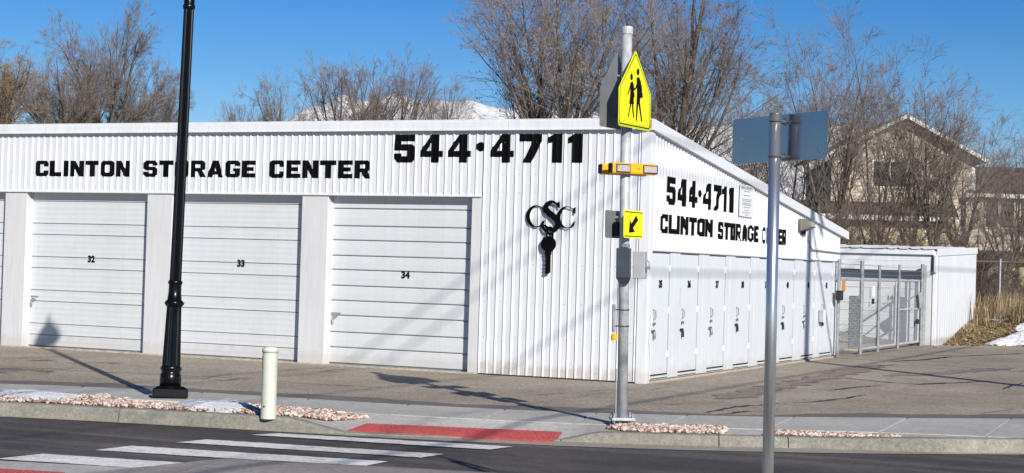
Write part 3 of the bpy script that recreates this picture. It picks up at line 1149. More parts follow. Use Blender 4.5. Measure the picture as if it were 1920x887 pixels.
c_ = 0.14
GL = {
    'C': (0.86, [(c_, 0), (.86 - c_, 0), (.86, c_), (.86, .37), (.56, .37), (.56, .23), (.31, .23), (.31, .77), (.56, .77), (.56, .63), (.86, .63), (.86, 1 - c_), (.86 - c_, 1), (c_, 1), (0, 1 - c_), (0, c_)], []),
    'L': (0.80, [(0, 0), (.80, 0), (.80, .27), (.33, .27), (.33, 1), (0, 1)], []),
    'I': (0.34, [(0, 0), (.34, 0), (.34, 1), (0, 1)], []),
    'N': (0.90, [(0, 0), (.30, 0), (.30, .48), (.58, 0), (.90, 0), (.90, 1), (.60, 1), (.60, .52), (.32, 1), (0, 1)], []),
    'T': (0.88, [(.27, 0), (.61, 0), (.61, .73), (.88, .73), (.88, 1), (0, 1), (0, .73), (.27, .73)], []),
    'O': (0.88, oct_(0, .88, 0, 1, c_), [oct_(.31, .57, .25, .75, .05)]),
    'S': (0.86, [(c_, 0), (.86 - c_, 0), (.86, c_), (.86, .50), (.86 - c_, .62), (.31, .62), (.31, .78), (.56, .78), (.56, .69), (.86, .69), (.86, 1 - c_), (.86 - c_, 1), (c_, 1), (0, 1 - c_), (0, .50), (c_, .40), (.55, .40), (.55, .22), (.31, .22), (.31, .32), (0, .32), (0, c_)], []),
    'R': (0.90, [(0, 0), (.31, 0), (.31, .34), (.40, .34), (.57, 0), (.92, 0), (.72, .39), (.87, .50), (.87, 1 - c_), (.87 - c_, 1), (0, 1)], [[(.31, .56), (.57, .56), (.57, .77), (.31, .77)]]),
    'A': (0.98, [(0, 0), (.31, 0), (.35, .16), (.63, .16), (.67, 0), (.98, 0), (.67, 1), (.31, 1)], [[(.42, .37), (.56, .37), (.49, .66)]]),
    'G': (0.88, [(c_, 0), (.88 - c_, 0), (.88, c_), (.88, .54), (.46, .54), (.46, .36), (.58, .36), (.58, .22), (.31, .22), (.31, .78), (.58, .78), (.58, .67), (.88, .67), (.88, 1 - c_), (.88 - c_, 1), (c_, 1), (0, 1 - c_), (0, c_)], []),
    'E': (0.80, [(0, 0), (.80, 0), (.80, .25), (.32, .25), (.32, .385), (.70, .385), (.70, .615), (.32, .615), (.32, .75), (.80, .75), (.80, 1), (0, 1)], []),
    '5': (0.86, [(c_, 0), (.86 - c_, 0), (.86, c_), (.86, .54), (.86 - c_, .66), (.30, .66), (.30, .76), (.82, .76), (.82, 1), (.02, 1), (0, .43), (.55, .43), (.55, .23), (.31, .23), (.31, .33), (0, .33), (0, c_)], []),
    '4': (0.90, [(.44, 0), (.76, 0), (.76, .20), (.90, .20), (.90, .42), (.76, .42), (.76, 1), (.44, 1), (0, .42), (0, .20), (.44, .20)], [[(.25, .42), (.44, .42), (.44, .70)]]),
    '7': (0.86, [(.14, 0), (.48, 0), (.86, .74), (.86, 1), (0, 1), (0, .74), (.50, .74)], []),
    '1': (0.56, [(.18, 0), (.56, 0), (.56, 1), (.26, 1), (0, .86), (0, .66), (.18, .70)], []),
    '*': (0.36, [(.18 + .17 * math.cos(a * math.pi / 6), .56 + .17 * math.sin(a * math.pi / 6)) for a in range(12)], []),
}


def paint_glyph(ch, u0, z0, w, h, axis, lift=0.0035, seed=0):
    wd, outer, holes = GL[ch]
    sc = lambda l: [(u0 + a / wd * w, z0 + b * h) for a, b in l]
    m = MB()
    m.poly(sc(outer), [sc(q) for q in holes])
    bm_ = bmesh.new()
    vs = [bm_.verts.new(p) for p in m.v]
    for f in m.f:
        try: bm_.faces.new([vs[i] for i in f])
        except ValueError: pass
    for u in breaks(u0, u0 + w)[1:-1]:
        bmesh.ops.bisect_plane(bm_, geom=bm_.verts[:] + bm_.edges[:] + bm_.faces[:], plane_co=(u, 0, 0), plane_no=(1, 0, 0), dist=1e-5)
    for v in bm_.verts:
        o = prof_at(v.co.x) + lift
        v.co = (v.co.x, -o, v.co.z) if axis == 'x' else (o, v.co.x, v.co.z)
    me = bpy.data.meshes.new('letter')
    bm_.to_mesh(me)
    bm_.free()
    me.materials.append(MATS['black_paint'])
    # outward facing
    s = sum((p.normal.y if axis == 'x' else -p.normal.x) * p.area for p in me.polygons)
    if s > 0: me.flip_normals()
    return link_mesh('letter', me, B1)


def paint_word(txt, u0, u1, z0, z1, axis, gap=0.10, space=0.5):
    tot = sum((GL[c][0] if c != ' ' else space) for c in txt) + gap * (len(txt) - 1)
    k = (u1 - u0) / tot
    u = u0
    for c in txt:
        if c == ' ':
            u += (space + gap) * k
            continue
        w = GL[c][0] * k
        paint_glyph(c, u, z0, w, z1 - z0, axis)
        u += w + gap * k


paint_word('CLINTON', -11.73, -9.64, 3.075, 3.355, 'x')
paint_word('STORAGE', -9.35, -7.05, 3.075, 3.36, 'x')
paint_word('CENTER', -6.77, -4.82, 3.07, 3.365, 'x')
paint_word('544*4711', -4.40, -1.10, 3.33, 3.78, 'x', gap=0.20)
paint_word('544*4711', 0.76, 4.10, 2.74, 3.175, 'y', gap=0.14)
paint_word('CLINTON', 0.50, 3.03, 2.29, 2.585, 'y')
paint_word('STORAGE', 3.33, 5.62, 2.27, 2.565, 'y')
paint_word('CENTER', 5.86, 7.45, 2.26, 2.555, 'y')

# roll-up doors between posts
doors = [(-21.36, -18.70, None, 'a'), (-18.21, -15.55, None, 'a'), (-15.06, -12.40, None, 'a'), (-11.91, -9.25, '32', 'a'), (-8.72, -6.11, '33', 'a'), (-5.61, -2.97, '34', 'b')]
REC = 0.155
SLAT_A = [0.20, 0.20, 0.40, 0.20, 0.40, 0.20, 0.40, 0.20, 0.40, 0.20]
SLAT_B = [0.262, 0.25, 0.275, 0.245, 0.245, 0.262, 0.232, 0.255, 0.235, 0.285, 0.262, 0.075]


def text_mesh(txt, size, ext, material, bold=0.0):
    cu = bpy.data.curves.new('text', 'FONT')
    cu.body = txt
    cu.size = size
    cu.extrude = ext
    cu.offset = bold
    cu.align_x = 'CENTER'
    cu.align_y = 'CENTER'
    cu.resolution_u = 3
    o = bpy.data.objects.new('tmp', cu)
    COL.objects.link(o)
    dg = bpy.context.evaluated_depsgraph_get()
    dg.update()
    me = bpy.data.meshes.new_from_object(o.evaluated_get(dg))
    COL.objects.unlink(o)
    bpy.data.objects.remove(o)
    me.materials.clear()
    me.materials.append(MATS[material])
    me.name = 'number'
    return me


def make_slat(w, h, style, seed):
    """pressed steel curtain strip seen from the front, origin at lower left, facing -Y"""
    m = MB()
    if style == 'a':
        n = max(1, round(h / 0.2))
        pts = [(0.0, 0.0), (-0.012, 0.008)]
        steps = 4 * n
        for i in range(1, steps):
            z = 0.008 + (h - 0.016) * i / steps
            pts.append((-0.012 if i % 2 == 0 else -0.0095, z))
        pts += [(-0.012, h - 0.008), (0.0, h - 0.001)]
    else:
        pts = [(0.004, 0.0), (-0.016, 0.012), (-0.019, h * 0.5), (-0.016, h - 0.014), (0.004, h - 0.001)]
    vs = []
    for y, z in pts:
        vs += [(0, y, z), (w, y, z)]
    fs = [(2 * i, 2 * i + 1, 2 * i + 3, 2 * i + 2) for i in range(len(pts) - 1)]
    nb0 = len(vs)
    fs += [tuple(2 * i for i in range(len(pts))), tuple(2 * i + 1 for i in reversed(range(len(pts))))]
    m.add(vs, fs)
    return m.mesh('door_slat', 'white_door')


def latch_mb(x, z):
    m = MB()
    m.box(x - 0.05, x + 0.12, -0.012, 0.0, z + 0.05, z + 0.068)
    m.box(x - 0.02, x + 0.03, -0.03, 0.0, z - 0.03, z + 0.03)
    m.box(x + 0.03, x + 0.06, -0.02, 0.0, z - 0.005, z + 0.02)
    m.tube([(x - 0.01, -0.035, z - 0.03), (x - 0.012, -0.036, z - 0.065), (x + 0.0, -0.036, z - 0.11)], 0.016, 6)
    return m


for di, (x0, x1, num, style) in enumerate(doors):
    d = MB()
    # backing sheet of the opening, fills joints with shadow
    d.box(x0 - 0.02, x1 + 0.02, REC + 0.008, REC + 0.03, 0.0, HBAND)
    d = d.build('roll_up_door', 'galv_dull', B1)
    z = 0.035
    hs_ = SLAT_A if style == 'a' else SLAT_B
    for si, h in enumerate(hs_):
        hh = min(h, HBAND - z)
        if hh < 0.03: break
        o = link_mesh('door_slat', make_slat(x1 - x0 - 0.052, hh - (0.0065 if style == 'a' else 0.010), style, si), d)
        o.location = (x0 + 0.022, REC - 0.002 + rnd.uniform(-0.0015, 0.0015), z + 0.003)
        z += h
    g_ = MB()
    g_.box(x0 + 0.0, x0 + 0.022, REC - 0.045, REC + 0.006, 0.0, HBAND)
    g_.build('door_track', 'white_post', d, bevel=0.004)
    g_ = MB()
    g_.box(x1 - 0.028, x1 + 0.0, REC - 0.02, REC + 0.006, 0.0, HBAND)
    g_.build('door_track', 'white_post', d, bevel=0.004)
    if num:
        nx_ = {'32': -10.53, '33': -7.37, '34': -4.20}[num]
        nz = {'32': 1.615, '33': 1.62, '34': 1.515}[num]
        o = link_mesh('door_number', text_mesh(num, 0.155, 0.001, 'number_black', 0.007), d)
        o.rotation_euler = (R_(90), 0, 0)
        o.location = (nx_, REC - 0.024, nz)
    lz = 0.86 if num != '34' else 0.80
    o = latch_mb(x0 + 0.10, lz).build('door_latch', 'galv_dull', d)
    o.location = (0, REC - 0.016, 0)
# posts between the doors and the header soffit
for a, b in zip([XL - 0.02, -18.70, -15.55, -12.40, -9.25, -6.11, -2.97], [-21.36, -18.21, -15.06, -11.91, -8.72, -5.61, -2.78]):
    boxobj('door_post', 'white_post', (a, b, -0.006, REC + 0.006, 0.0, HBAND - 0.03), B1, bevel=0.006)
boxobj('soffit', 'white_trim', (XL, -2.80, 0.002, REC + 0.03, HBAND - 0.002, HBAND + 0.02), B1)
# side wall base with lockers
boxobj('locker_wall', 'white_locker', (-0.045, -0.001, 0.142, 11.58, 0.04, 2.012), B1)
boxobj('footing', 'concrete_footing', (-0.06, 0.045, 0.15, 11.6, -0.1, 0.028), B1, bevel=0.01)
lock = [(35, .06, .93), (36, 1.50, 2.36), (37, 2.93, 3.79), (38, 4.36, 5.22), (39, 5.80, 6.66), (40, 7.22, 8.08), (41, 8.72, 9.58), (42, 10.10, 10.98)]
lock[0] = (35, 0.20, 0.98)
proto = {}
for i, (n, a, b) in enumerate(lock):
    w = b - a
    zb = 0.125
    zt = 1.975
    dm = MB()
    dm.box(0.0035, 0.0075, 0.0, w, zb, zt)
    dd = dm.build('locker_door', 'white_locker', B1)
    dd.location = (0, a, 0)
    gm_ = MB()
    gm_.box(0.0004, 0.0015, -0.010, w + 0.034, 0.050, zt + 0.014)  # dark plate standing in for the shade in the gaps around the door
    gm_.build('gap_shade', 'rubber_shade_black', dd)
    sm = MB()
    sm.box(0.002, 0.010, -0.004, w + 0.004, 0.066, 0.098)
    sm.build('threshold', 'white_trim', dd)
    for z in (0.42, 1.10, 1.75):
        h_ = MB()
        h_.tube([(0.012, w + 0.012, z - 0.05), (0.012, w + 0.012, z + 0.05)], 0.011, 6)
        h_.box(0.008, 0.011, w - 0.04, w + 0.045, z - 0.04, z + 0.04)
        h_.build('hinge', 'white_trim', dd)
    if n != 39:
        hd = MB()
        hd.tube([(0.02, 0.085, 1.12), (0.05, 0.10, 1.09), (0.05, 0.115, 1.00), (0.02, 0.11, 0.96)], 0.011, 6)
        hd.build('handle', 'galv_dull', dd)
        kn = MB()
        kn.tube([(0.02, 0.095, 0.90), (0.05, 0.095, 0.90)], 0.021, 8)
        kn.build('knob', 'bolt_steel', dd)
        hp = MB()
        zz = 0.80 + rnd.uniform(-0.02, 0.02)
        hp.box(0.0205, 0.032, 0.02, 0.15, zz - 0.02, zz + 0.02)
        hp.tube([(0.035, 0.10, zz - 0.01), (0.042, 0.10, zz - 0.06), (0.04, 0.10, zz - 0.12)], 0.02, 6)
        hp.build('padlock', 'rubber_shade_black' if i % 2 else 'bolt_steel', dd)
    o = link_mesh('door_number', text_mesh(str(n), 0.15, 0.001, 'number_black', 0.010), dd)
    o.rotation_euler = (R_(90), 0, R_(90))
    o.location = (0.010, w * 0.50, 1.50)
    if n in (35, 36, 37, 40):
        rs = MB()
        u, z0, z1 = {35: (0.06, 0.16, 0.26), 36: (0.02, 1.16, 1.46), 37: (0.30, 0.15, 0.27), 40: (0.75, 0.20, 0.55)}[n]
        rs.add([(0.0078, u - 0.004, z0), (0.0078, u + 0.004, z0 + 0.02), (0.0078, u + 0.012, z1), (0.0078, u - 0.010, z1 - 0.01)], [(0, 1, 2, 3)])
        rs.build('rust_stain', 'rust_stain', dd)
    # flush filler panel to the next door
    nxt = lock[i + 1][1] if i + 1 < len(lock) else 11.56
    fp = MB()
    fp.box(0.001, 0.007, b + 0.032, nxt - 0.010, 0.05, 2.0)
    if nxt - b > 0.5:
        mid = (b + nxt) / 2
        fp.box(0.0075, 0.011, mid - 0.012, mid + 0.012, 0.06, 1.99)
    fp.build('filler_panel', 'white_locker', B1)

# emblem: three serif letters on a ring with a hanging key
EM = empty('key_emblem', (-1.60, -0.03, 1.60), label='black metal emblem of three linked letters above a hanging key on the front wall', cat='emblem')


def zc(px, pz):   # emblem drawing units (828-wide zoom of the wall)
    return ((px - 216) * 0.00307, (812 - pz) * 0.00281)


def cshape(cx, cz, rx, rz, rot=0.0):
    out = []
    for a in np.linspace(38, 322, 30):
        q = R_(a + rot)
        out.append((cx + rx * math.cos(q), cz - rz * math.sin(q)))
    tip = (cx + rx * 0.98 * math.cos(R_(322 + rot)), cz - rz * 0.62 * math.sin(R_(322 + rot)))
    inn = []
    for a in np.linspace(318, 46, 26):
        q = R_(a + rot)
        k = 0.62 + 0.26 * abs(math.sin(q)) ** 1.4
        kx = 0.60 if math.cos(R_(a)) < 0 else 0.80
        inn.append((cx + rx * (kx + 0.12) * math.cos(q) + rx * 0.06, cz - rz * (k + 0.04) * math.sin(q)))
    return out + inn


def stroke(pts, ws):
    L, Rr = [], []
    n = len(pts)
    for i in range(n):
        a, b = np.array(pts[max(i - 1, 0)]), np.array(pts[min(i + 1, n - 1)])
        d = b - a
        d = d / np.linalg.norm(d)
        nn = np.array([-d[1], d[0]])
        L.append(tuple(np.array(pts[i]) + nn * ws[i] / 2))
        Rr.append(tuple(np.array(pts[i]) - nn * ws[i] / 2))
    return L + Rr[::-1]


def em_part(name, polys, y0, y1):
    m = MB()
    for pl, holes in polys:
        m.poly([zc(*p) for p in pl], [[zc(*p) for p in h] for h in holes], y0, y1)
    o = m.build(name, 'black_paint', EM)
    bmn = bmesh.new(); bmn.from_mesh(o.data); bmesh.ops.recalc_face_normals(bmn, faces=bmn.faces); bmn.to_mesh(o.data); bmn.free()
    return o


def catmull(pts, n=6):
    P = np.array(pts, float)
    out = []
    for i in range(len(P) - 1):
        p0, p1, p2, p3 = P[max(i - 1, 0)], P[i], P[i + 1], P[min(i + 2, len(P) - 1)]
        for t in np.linspace(0, 1, n, endpoint=False):
            out.append(tuple(0.5 * ((2 * p1) + (-p0 + p2) * t + (2 * p0 - 5 * p1 + 4 * p2 - p3) * t * t + (-p0 + 3 * p1 - 3 * p2 + p3) * t ** 3)))
    out.append(tuple(P[-1]))
    return out


em_part('letter', [(cshape(137, 492, 54, 61), []), ([(176, 446), (190, 436), (186, 474), (176, 470)], []), ([(172, 520), (186, 514), (178, 542), (166, 542)], [])], -0.012, 0.004)
em_part('letter', [(cshape(308, 496, 54, 61), []), ([(342, 446), (355, 440), (354, 476), (344, 474)], []), ([(342, 524), (354, 516), (346, 546), (334, 546)], [])], -0.022, -0.013)
sp_ = catmull([(262, 436), (246, 418), (222, 412), (199, 426), (194, 448), (208, 470), (234, 490), (258, 512), (263, 540), (243, 562), (214, 560), (192, 544), (174, 540)])
sw_ = [8 + 26 * math.sin(math.pi * i / (len(sp_) - 1)) ** 1.5 for i in range(len(sp_))]
em_part('letter', [(stroke(sp_, sw_), []), ([(256, 416), (268, 410), (270, 446), (258, 442)], [])], -0.034, -0.023)
ringp = [(222 + 19 * math.cos(a), 572 + 25 * math.sin(a)) for a in np.linspace(0, 2 * math.pi, 20, endpoint=False)]
ringh = [(222 + 10 * math.cos(a), 572 + 16 * math.sin(a)) for a in np.linspace(0, 2 * math.pi, 20, endpoint=False)]
em_part('ring', [(ringp, [ringh]), ([(168, 546), (180, 538), (206, 572), (198, 584)], []), ([(240, 572), (258, 548), (268, 552), (246, 582)], [])], -0.042, -0.035)
key = [(216 + 42 * math.cos(a), 645 + 43 * math.sin(a)) for a in np.linspace(R_(112), R_(428), 30)]
key = key + [(234, 688), (234, 700), (230, 706), (231, 800), (213, 812), (198, 800), (206, 790), (199, 782), (206, 772), (198, 762), (206, 750), (199, 740), (206, 728), (200, 716), (200, 702), (194, 694), (200, 688)]
hole = [(219 + 9 * math.cos(a), 612 - 18 + 6 * math.sin(a)) for a in np.linspace(0, 2 * math.pi, 10, endpoint=False)]
tab = [(203, 608), (203, 582), (242, 582), (242, 608)]
em_part('key', [(key, [])], -0.052, -0.043)
em_part('key_bow', [(tab, [[(212, 600), (212, 590), (232, 590), (232, 600)]])], -0.056, -0.0525)

# notice on the side wall
NT = empty('notice_sign', (0.036, 4.80, 2.70), label='small white printed notice on the side wall right of the phone number', cat='sign')
boxobj('sign_panel', 'notice_white', (0, 0.004, -0.41, 0.41, 0.0, 0.56), NT)
o = link_mesh('lettering', text_mesh('PRIVATE PROPERTY', 0.074, 0.0005, 'print_grey'), NT)
o.rotation_euler = (R_(90), 0, R_(90)); o.location = (0.006, 0, 0.50)
m = MB()
for z, w in ((0.445, .30), (0.375, .40), (0.305, .58), (0.275, .50), (0.235, .52), (0.205, .56), (0.165, .40), (0.115, .24), (0.075, .46), (0.035, .22)):
    y = -w / 2
    while y < w / 2:
        l = rnd.uniform(0.02, 0.07)
        m.box(0.0042, 0.0052, y, min(y + l, w / 2), z - 0.008, z + 0.008)
        y += l + 0.018
tag(m.build('print_lines', 'print_grey', NT), kind='stuff')
# faded small plate beside it
# wall pack light
WL = empty('wall_light', (0.03, 8.45, 2.66), label='weathered wall light with a slanted hood on the white side wall', cat='light')
m = MB()
m.box(0.0, 0.06, -0.20, 0.20, -0.10, 0.14)
m.build('back_box', 'bronze_lamp', WL, bevel=0.01)
m = MB()
m.add([(0.06, -0.19, 0.13), (0.06, 0.19, 0.13), (0.20, 0.17, 0.11), (0.20, -0.17, 0.11), (0.06, -0.19, -0.09), (0.06, 0.19, -0.09), (0.24, 0.17, -0.02), (0.24, -0.17, -0.02)],
      [(0, 1, 2, 3)[::-1], (4, 5, 6, 7), (0, 3, 7, 4), (1, 5, 6, 2), (3, 2, 6, 7)])
o = m.build('hood', 'bronze_lamp', WL, bevel=0.008)
m = MB(); m.add([(0.212, -0.15, 0.075), (0.212, 0.15, 0.075), (0.242, 0.15, -0.012), (0.242, -0.15, -0.012)], [(0, 3, 2, 1)])
m.build('lens', 'lens_grey', WL)
m = MB(); m.tube([(0.03, 0.05, -0.10), (0.03, 0.05, -0.16)], 0.05, 8)
m.build('photocell', 'rubber_shade_black', WL)
# conduit from the light, and a grey junction box lower down
CD = MB()
CD.tube([(0.045, 8.9, 2.50), (0.045, 9.05, 2.30), (0.045, 9.2, 2.215), (0.045, 11.5, 2.19)], 0.013, 6)
CD.build('conduit', 'galv_dull', B1)
JB = empty('junction_box', (0.022, 10.04, 0.84), label='small light grey box on the side wall between lockers 41 and 42', cat='electrical box')
boxobj('box_body', 'box_grey', (0, 0.09, -0.09, 0.09, -0.08, 0.17), JB, bevel=0.01)
boxobj('box_lid', 'white_trim', (0.091, 0.10, -0.097, 0.097, -0.086, 0.176), JB, bevel=0.004)
# loose wire down the corner
m = MB()
m.tube([(0.045, 0.11, 1.05), (0.06, 0.12, 0.95), (0.05, 0.08, 0.8), (0.055, 0.06, 0.62), (0.05, 0.11, 0.4), (0.045, 0.12, 0.05)], 0.008, 5)
m.build('corner_cable', 'white_trim', B1)

# ------------------------------------------------------------------ second storage building across the gate drive
B2 = empty('storage_building', (0, 0, 0), label='low white storage building behind the gate with numbered roll-up door', cat='building')
BX, BY = 0.40, 20.0
z_r = lambda y: 2.44 + (y - BY) * 0.028
m = MB()
us = np.arange(-28, 0.32, 0.06)
vs = []
for i, x in enumerate(us):
    q = (x / 0.31) % 1.0
    up = 0.03 if q < 0.18 else 0.0
    vs += [(x, BY - 0.12, 2.45 + up), (x, BY + 5.7, 2.61 + up)]
m.add(vs, [(2 * i, 2 * i + 2, 2 * i + 3, 2 * i + 1) for i in range(len(us) - 1)])
m.build('roof', 'roof_steel', B2)
boxobj('fascia', 'white_trim', (-28, 0.33, BY - 0.085, BY - 0.02, 2.31, 2.435), B2, bevel=0.008)
boxobj('header_wall', 'white_cladding', (-28, 0.24, BY - 0.01, BY + 0.05, 1.90, 2.44), B2)
for z in (2.02, 2.15):
    boxobj('header_rib', 'white_trim', (-28, 0.238, BY - 0.018, BY - 0.0105, z, z + 0.012), B2)
for xa, xb, num in ((-2.55, 0.10, '144'), (-5.7, -3.05, None), (-8.85, -6.2, None)):
    d = boxobj('roll_up_door', 'white_door', (xa - 0.02, xb + 0.02, BY + 0.30, BY + 0.33, 0.0, 1.90), B2)
    z = 0.03
    for h in SLAT_A[:7]:
        o = link_mesh('door_slat', make_slat(xb - xa, min(h, 1.9 - z) - 0.006, 'a', 0), d)
        o.location = (xa, BY + 0.295, z)
        z += h
    if num:
        o = link_mesh('door_number', text_mesh(num, 0.17, 0.001, 'number_black', 0.005), d)
        o.rotation_euler = (R_(90), 0, 0)
        o.location = (-0.80, BY + 0.27, 1.17)
for a, b in ((0.10, 0.30), (-3.05, -2.55), (-6.2, -5.7), (-9.35, -8.85)):
    boxobj('door_post', 'white_post', (a, b, BY - 0.005, BY + 0.31, 0.0, 1.90), B2, bevel=0.006)
boxobj('corner_trim', 'white_trim', (0.30, BX + 0.012, BY - 0.03, BY + 0.10, 0.0, 2.40), B2, bevel=0.006)
boxobj('wall_core', 'white_door', (-28, 0.36, BY + 0.5, BY + 5.5, 0.0, 2.40), B2)
boxobj('end_filler', 'white_door', (0.28, 0.36, BY + 0.12, BY + 0.5, 0.0, 2.4), B2)
boxobj('back_wall', 'white_door', (-28, 0.24, BY + 0.34, BY + 0.49, 0.0, 2.4), B2)
m = MB()
us = np.arange(BY + 0.1, BY + 5.56, 0.075)
vs = []
for i, y in enumerate(us):
    o_ = 0.0 if (i % 4) else 0.014
    vs += [(BX + o_, y, 0.0), (BX + o_, y, z_r(y) - 0.12)]
m.add(vs, [(2 * i, 2 * i + 2, 2 * i + 3, 2 * i + 1) for i in range(len(us) - 1)])
m.build('end_wall', 'white_cladding', B2)
m = MB()
y0, y1 = BY - 0.05, BY + 5.6
m.add([(BX, y0, z_r(y0) - 0.15), (BX + 0.03, y0, z_r(y0) - 0.15), (BX + 0.03, y0, z_r(y0) + 0.03), (BX, y0, z_r(y0) + 0.03),
       (BX, y1, z_r(y1) - 0.15), (BX + 0.03, y1, z_r(y1) - 0.15), (BX + 0.03, y1, z_r(y1) + 0.03), (BX, y1, z_r(y1) + 0.03)],
      [(0, 1, 2, 3), (7, 6, 5, 4), (1, 5, 6, 2), (3, 2, 6, 7), (0, 4, 5, 1)])
m.build('rake_trim', 'white_trim', B2)
boxobj('downpipe', 'white_trim', (0.34, 0.41, BY - 0.11, BY - 0.035, 1.86, 2.30), B2, bevel=0.01)

# ------------------------------------------------------------------ gate
GT = empty('sliding_gate', (0.10, 11.2, 0), label='galvanised chain-link sliding gate between the two white buildings', cat='gate')
posts = [(0.0, 2.06, 0.036), (2.02, 2.05, 0.045), (3.70, 1.98, 0.035), (5.70, 2.02, 0.03), (8.35, 2.07, 0.04), (8.62, 2.05, 0.05)]
for y, h, r in posts:
    m = MB(); m.tube([(0.02 * (y > 5), y, -0.05), (0.02 * (y > 5), y, h)], r, 10)
    m.build('post', 'galv_dull', GT, smooth=False)
for (ya, yb, z, r) in ((0.0, 8.4, 1.64, 0.03), (5.7, 8.35, 0.93, 0.026), (2.0, 8.35, 0.10, 0.032), (7.0, 7.001, 0, 0)):
    if r:
        m = MB(); m.tube([(-0.05, ya, z), (-0.05, yb, z)], r, 8)
        m.build('rail', 'galvanised', GT)
m = MB(); m.tube([(-0.05, 7.0, 0.1), (-0.05, 7.0, 1.64)], 0.018, 8); m.build('upright', 'galvanised', GT)
m = MB(); m.tube([(-0.05, 5.72, 0.1), (-0.05, 5.72, 1.64)], 0.026, 8); m.build('upright', 'galvanised', GT)
m = MB(); m.tube([(-0.05, 8.30, 0.1), (-0.05, 8.30, 1.64)], 0.026, 8); m.build('upright', 'galvanised', GT)
for z in (1.78, 1.88, 1.97):
    m = MB(); m.tube([(0.0, 0.0, z), (0.0, 2.0, z - 0.01), (0.0, 5.7, z - 0.03), (0.0, 8.35, z)], 0.005, 4)
    m.build('barbed_wire', 'galv_dull', GT)


def chainlink(name, y0, y1, z0, z1, x, cell, r, parent):
    m = MB()
    h = z1 - z0
    y = y0 - h
    while y < y1:
        for s in (1, -1):
            a = (y, z0) if s > 0 else (y, z1)
            b = (y + h, z1) if s > 0 else (y + h, z0)
            ya, za, yb, zb = a[0], a[1], b[0], b[1]
            if ya < y0:
                t = (y0 - ya) / (yb - ya); ya, za = y0, za + (zb - za) * t
            if yb > y1:
                t = (y1 - ya) / (yb - ya); yb, zb = y1, za + (zb - za) * t
            if yb > ya + 0.01:
                m.tube([(x + s * r, ya, za), (x + s * r, yb, zb)], r, 3, caps=False)
        y += cell
    return tag(m.build(name, 'galvanised', parent), kind='stuff')


chainlink('wire_mesh', 0.04, 2.0, 0.12, 1.27, -0.03, 0.11, 0.0030, GT)
chainlink('wire_mesh', 2.06, 5.68, 0.12, 1.62, -0.06, 0.085, 0.0022, GT)
chainlink('wire_mesh', 5.74, 8.28, 0.12, 1.62, -0.06, 0.085, 0.0022, GT)
# bracing plates and arms near the latch end
m = MB(); m.add([(0.03, 7.92, 1.35), (0.03, 8.28, 1.35), (0.03, 8.24, 0.95), (0.03, 8.14, 0.95), (0.015, 7.92, 1.35), (0.015, 8.28, 1.35), (0.015, 8.24, 0.95), (0.015, 8.14, 0.95)], [(0, 3, 2, 1), (4, 5, 6, 7), (0, 1, 5, 4), (1, 2, 6, 5), (2, 3, 7, 6), (3, 0, 4, 7)])
m.build('gusset_plate', 'box_grey', GT)
m = MB(); m.tube([(-0.02, 6.1, 1.02), (-0.02, 7.95, 1.31)], 0.018, 6); m.build('brace', 'galv_dull', GT)
m = MB(); m.box(-0.09, 0.02, 8.46, 8.56, 0.0, 1.62); m.build('latch_post', 'box_grey', GT, bevel=0.006)
boxobj('lock_case', 'rubber_shade_black', (-0.01, 0.06, 7.78, 7.90, 0.56, 0.68), GT, bevel=0.01)
KP = empty('gate_keypad', (0.16, 11.05, 1.30), label='black keypad housing on the first gate post', cat='keypad')
boxobj('housing', 'rubber_shade_black', (-0.065, 0.065, -0.08, 0.07, -0.10, 0.09), KP, bevel=0.02)
boxobj('hood', 'box_dark', (-0.075, 0.085, -0.095, 0.08, 0.091, 0.105), KP, bevel=0.006)
OS = empty('warning_plate', (0.14, 11.45, 1.40), label='rusty orange plate hanging beside the black gate keypad', cat='sign')
m = MB(); m.poly([(-0.06, 0.0), (0.0, -0.03), (0.065, 0.0), (0.065, 0.23), (-0.06, 0.23)], [], -0.004, 0.004)
m.build('plate', 'rust_sign', OS, rot=(0, 0, R_(70)))
CB = empty('gate_operator', (-0.40, 14.6, 0.0), label='tall dark cabinet standing just inside the chain-link gate', cat='cabinet')
boxobj('cabinet_body', 'box_dark', (-0.09, 0.09, -0.12, 0.12, 0.06, 1.26), CB, bevel=0.015)
boxobj('cabinet_plinth', 'concrete_footing', (-0.16, 0.16, -0.2, 0.2, 0.0, 0.058), CB, bevel=0.01)
boxobj('cabinet_door', 'rubber_shade_black', (0.091, 0.10, -0.10, 0.10, 0.12, 1.20), CB, bevel=0.004)
m = MB(); m.box(0.03, 0.05, 2.93, 3.07, 1.26, 1.50); m.build('notice', 'paper_white', GT)
m = MB(); m.box(0.03, 0.07, 2.86, 2.96, 1.10, 1.22); m.build('padlock', 'rubber_shade_black', GT)


# ------------------------------------------------------------------ lamp post
def rz_local(px_depth=0): return 0


lp = gp(318, 748.5, 0.03)
LP = empty('lamp_post', (lp[0], lp[1], 0.05), R_(15), label='tall black fluted lamp post on a concrete pad by the kerb', cat='street lamp')
_tv = Vector((0.906 * 0.003 - 0.422 * 0.072, 0.422 * 0.003 + 0.906 * 0.072, 1.0))
LP.rotation_euler = (_tv.to_track_quat('Z', 'Y').to_matrix() @ Matrix.Rotation(R_(15) - 0 * math.pi, 3, 'Z')).to_euler()
m = MB()
m.box(-0.205, 0.205, -0.205, 0.205, 0.0, 0.10)
m.add([(-0.205, -0.205, 0.1), (0.205, -0.205, 0.1), (0.205, 0.205, 0.1), (-0.205, 0.205, 0.1), (-0.15, -0.15, 0.135), (0.15, -0.15, 0.135), (0.15, 0.15, 0.135), (-0.15, 0.15, 0.135)],
      [(0, 1, 5, 4), (1, 2, 6, 5), (2, 3, 7, 6), (3, 0, 4, 7), (4, 5, 6, 7)])
m.build('base_block', 'lamp_black', LP, bevel=0.012)
m = MB()
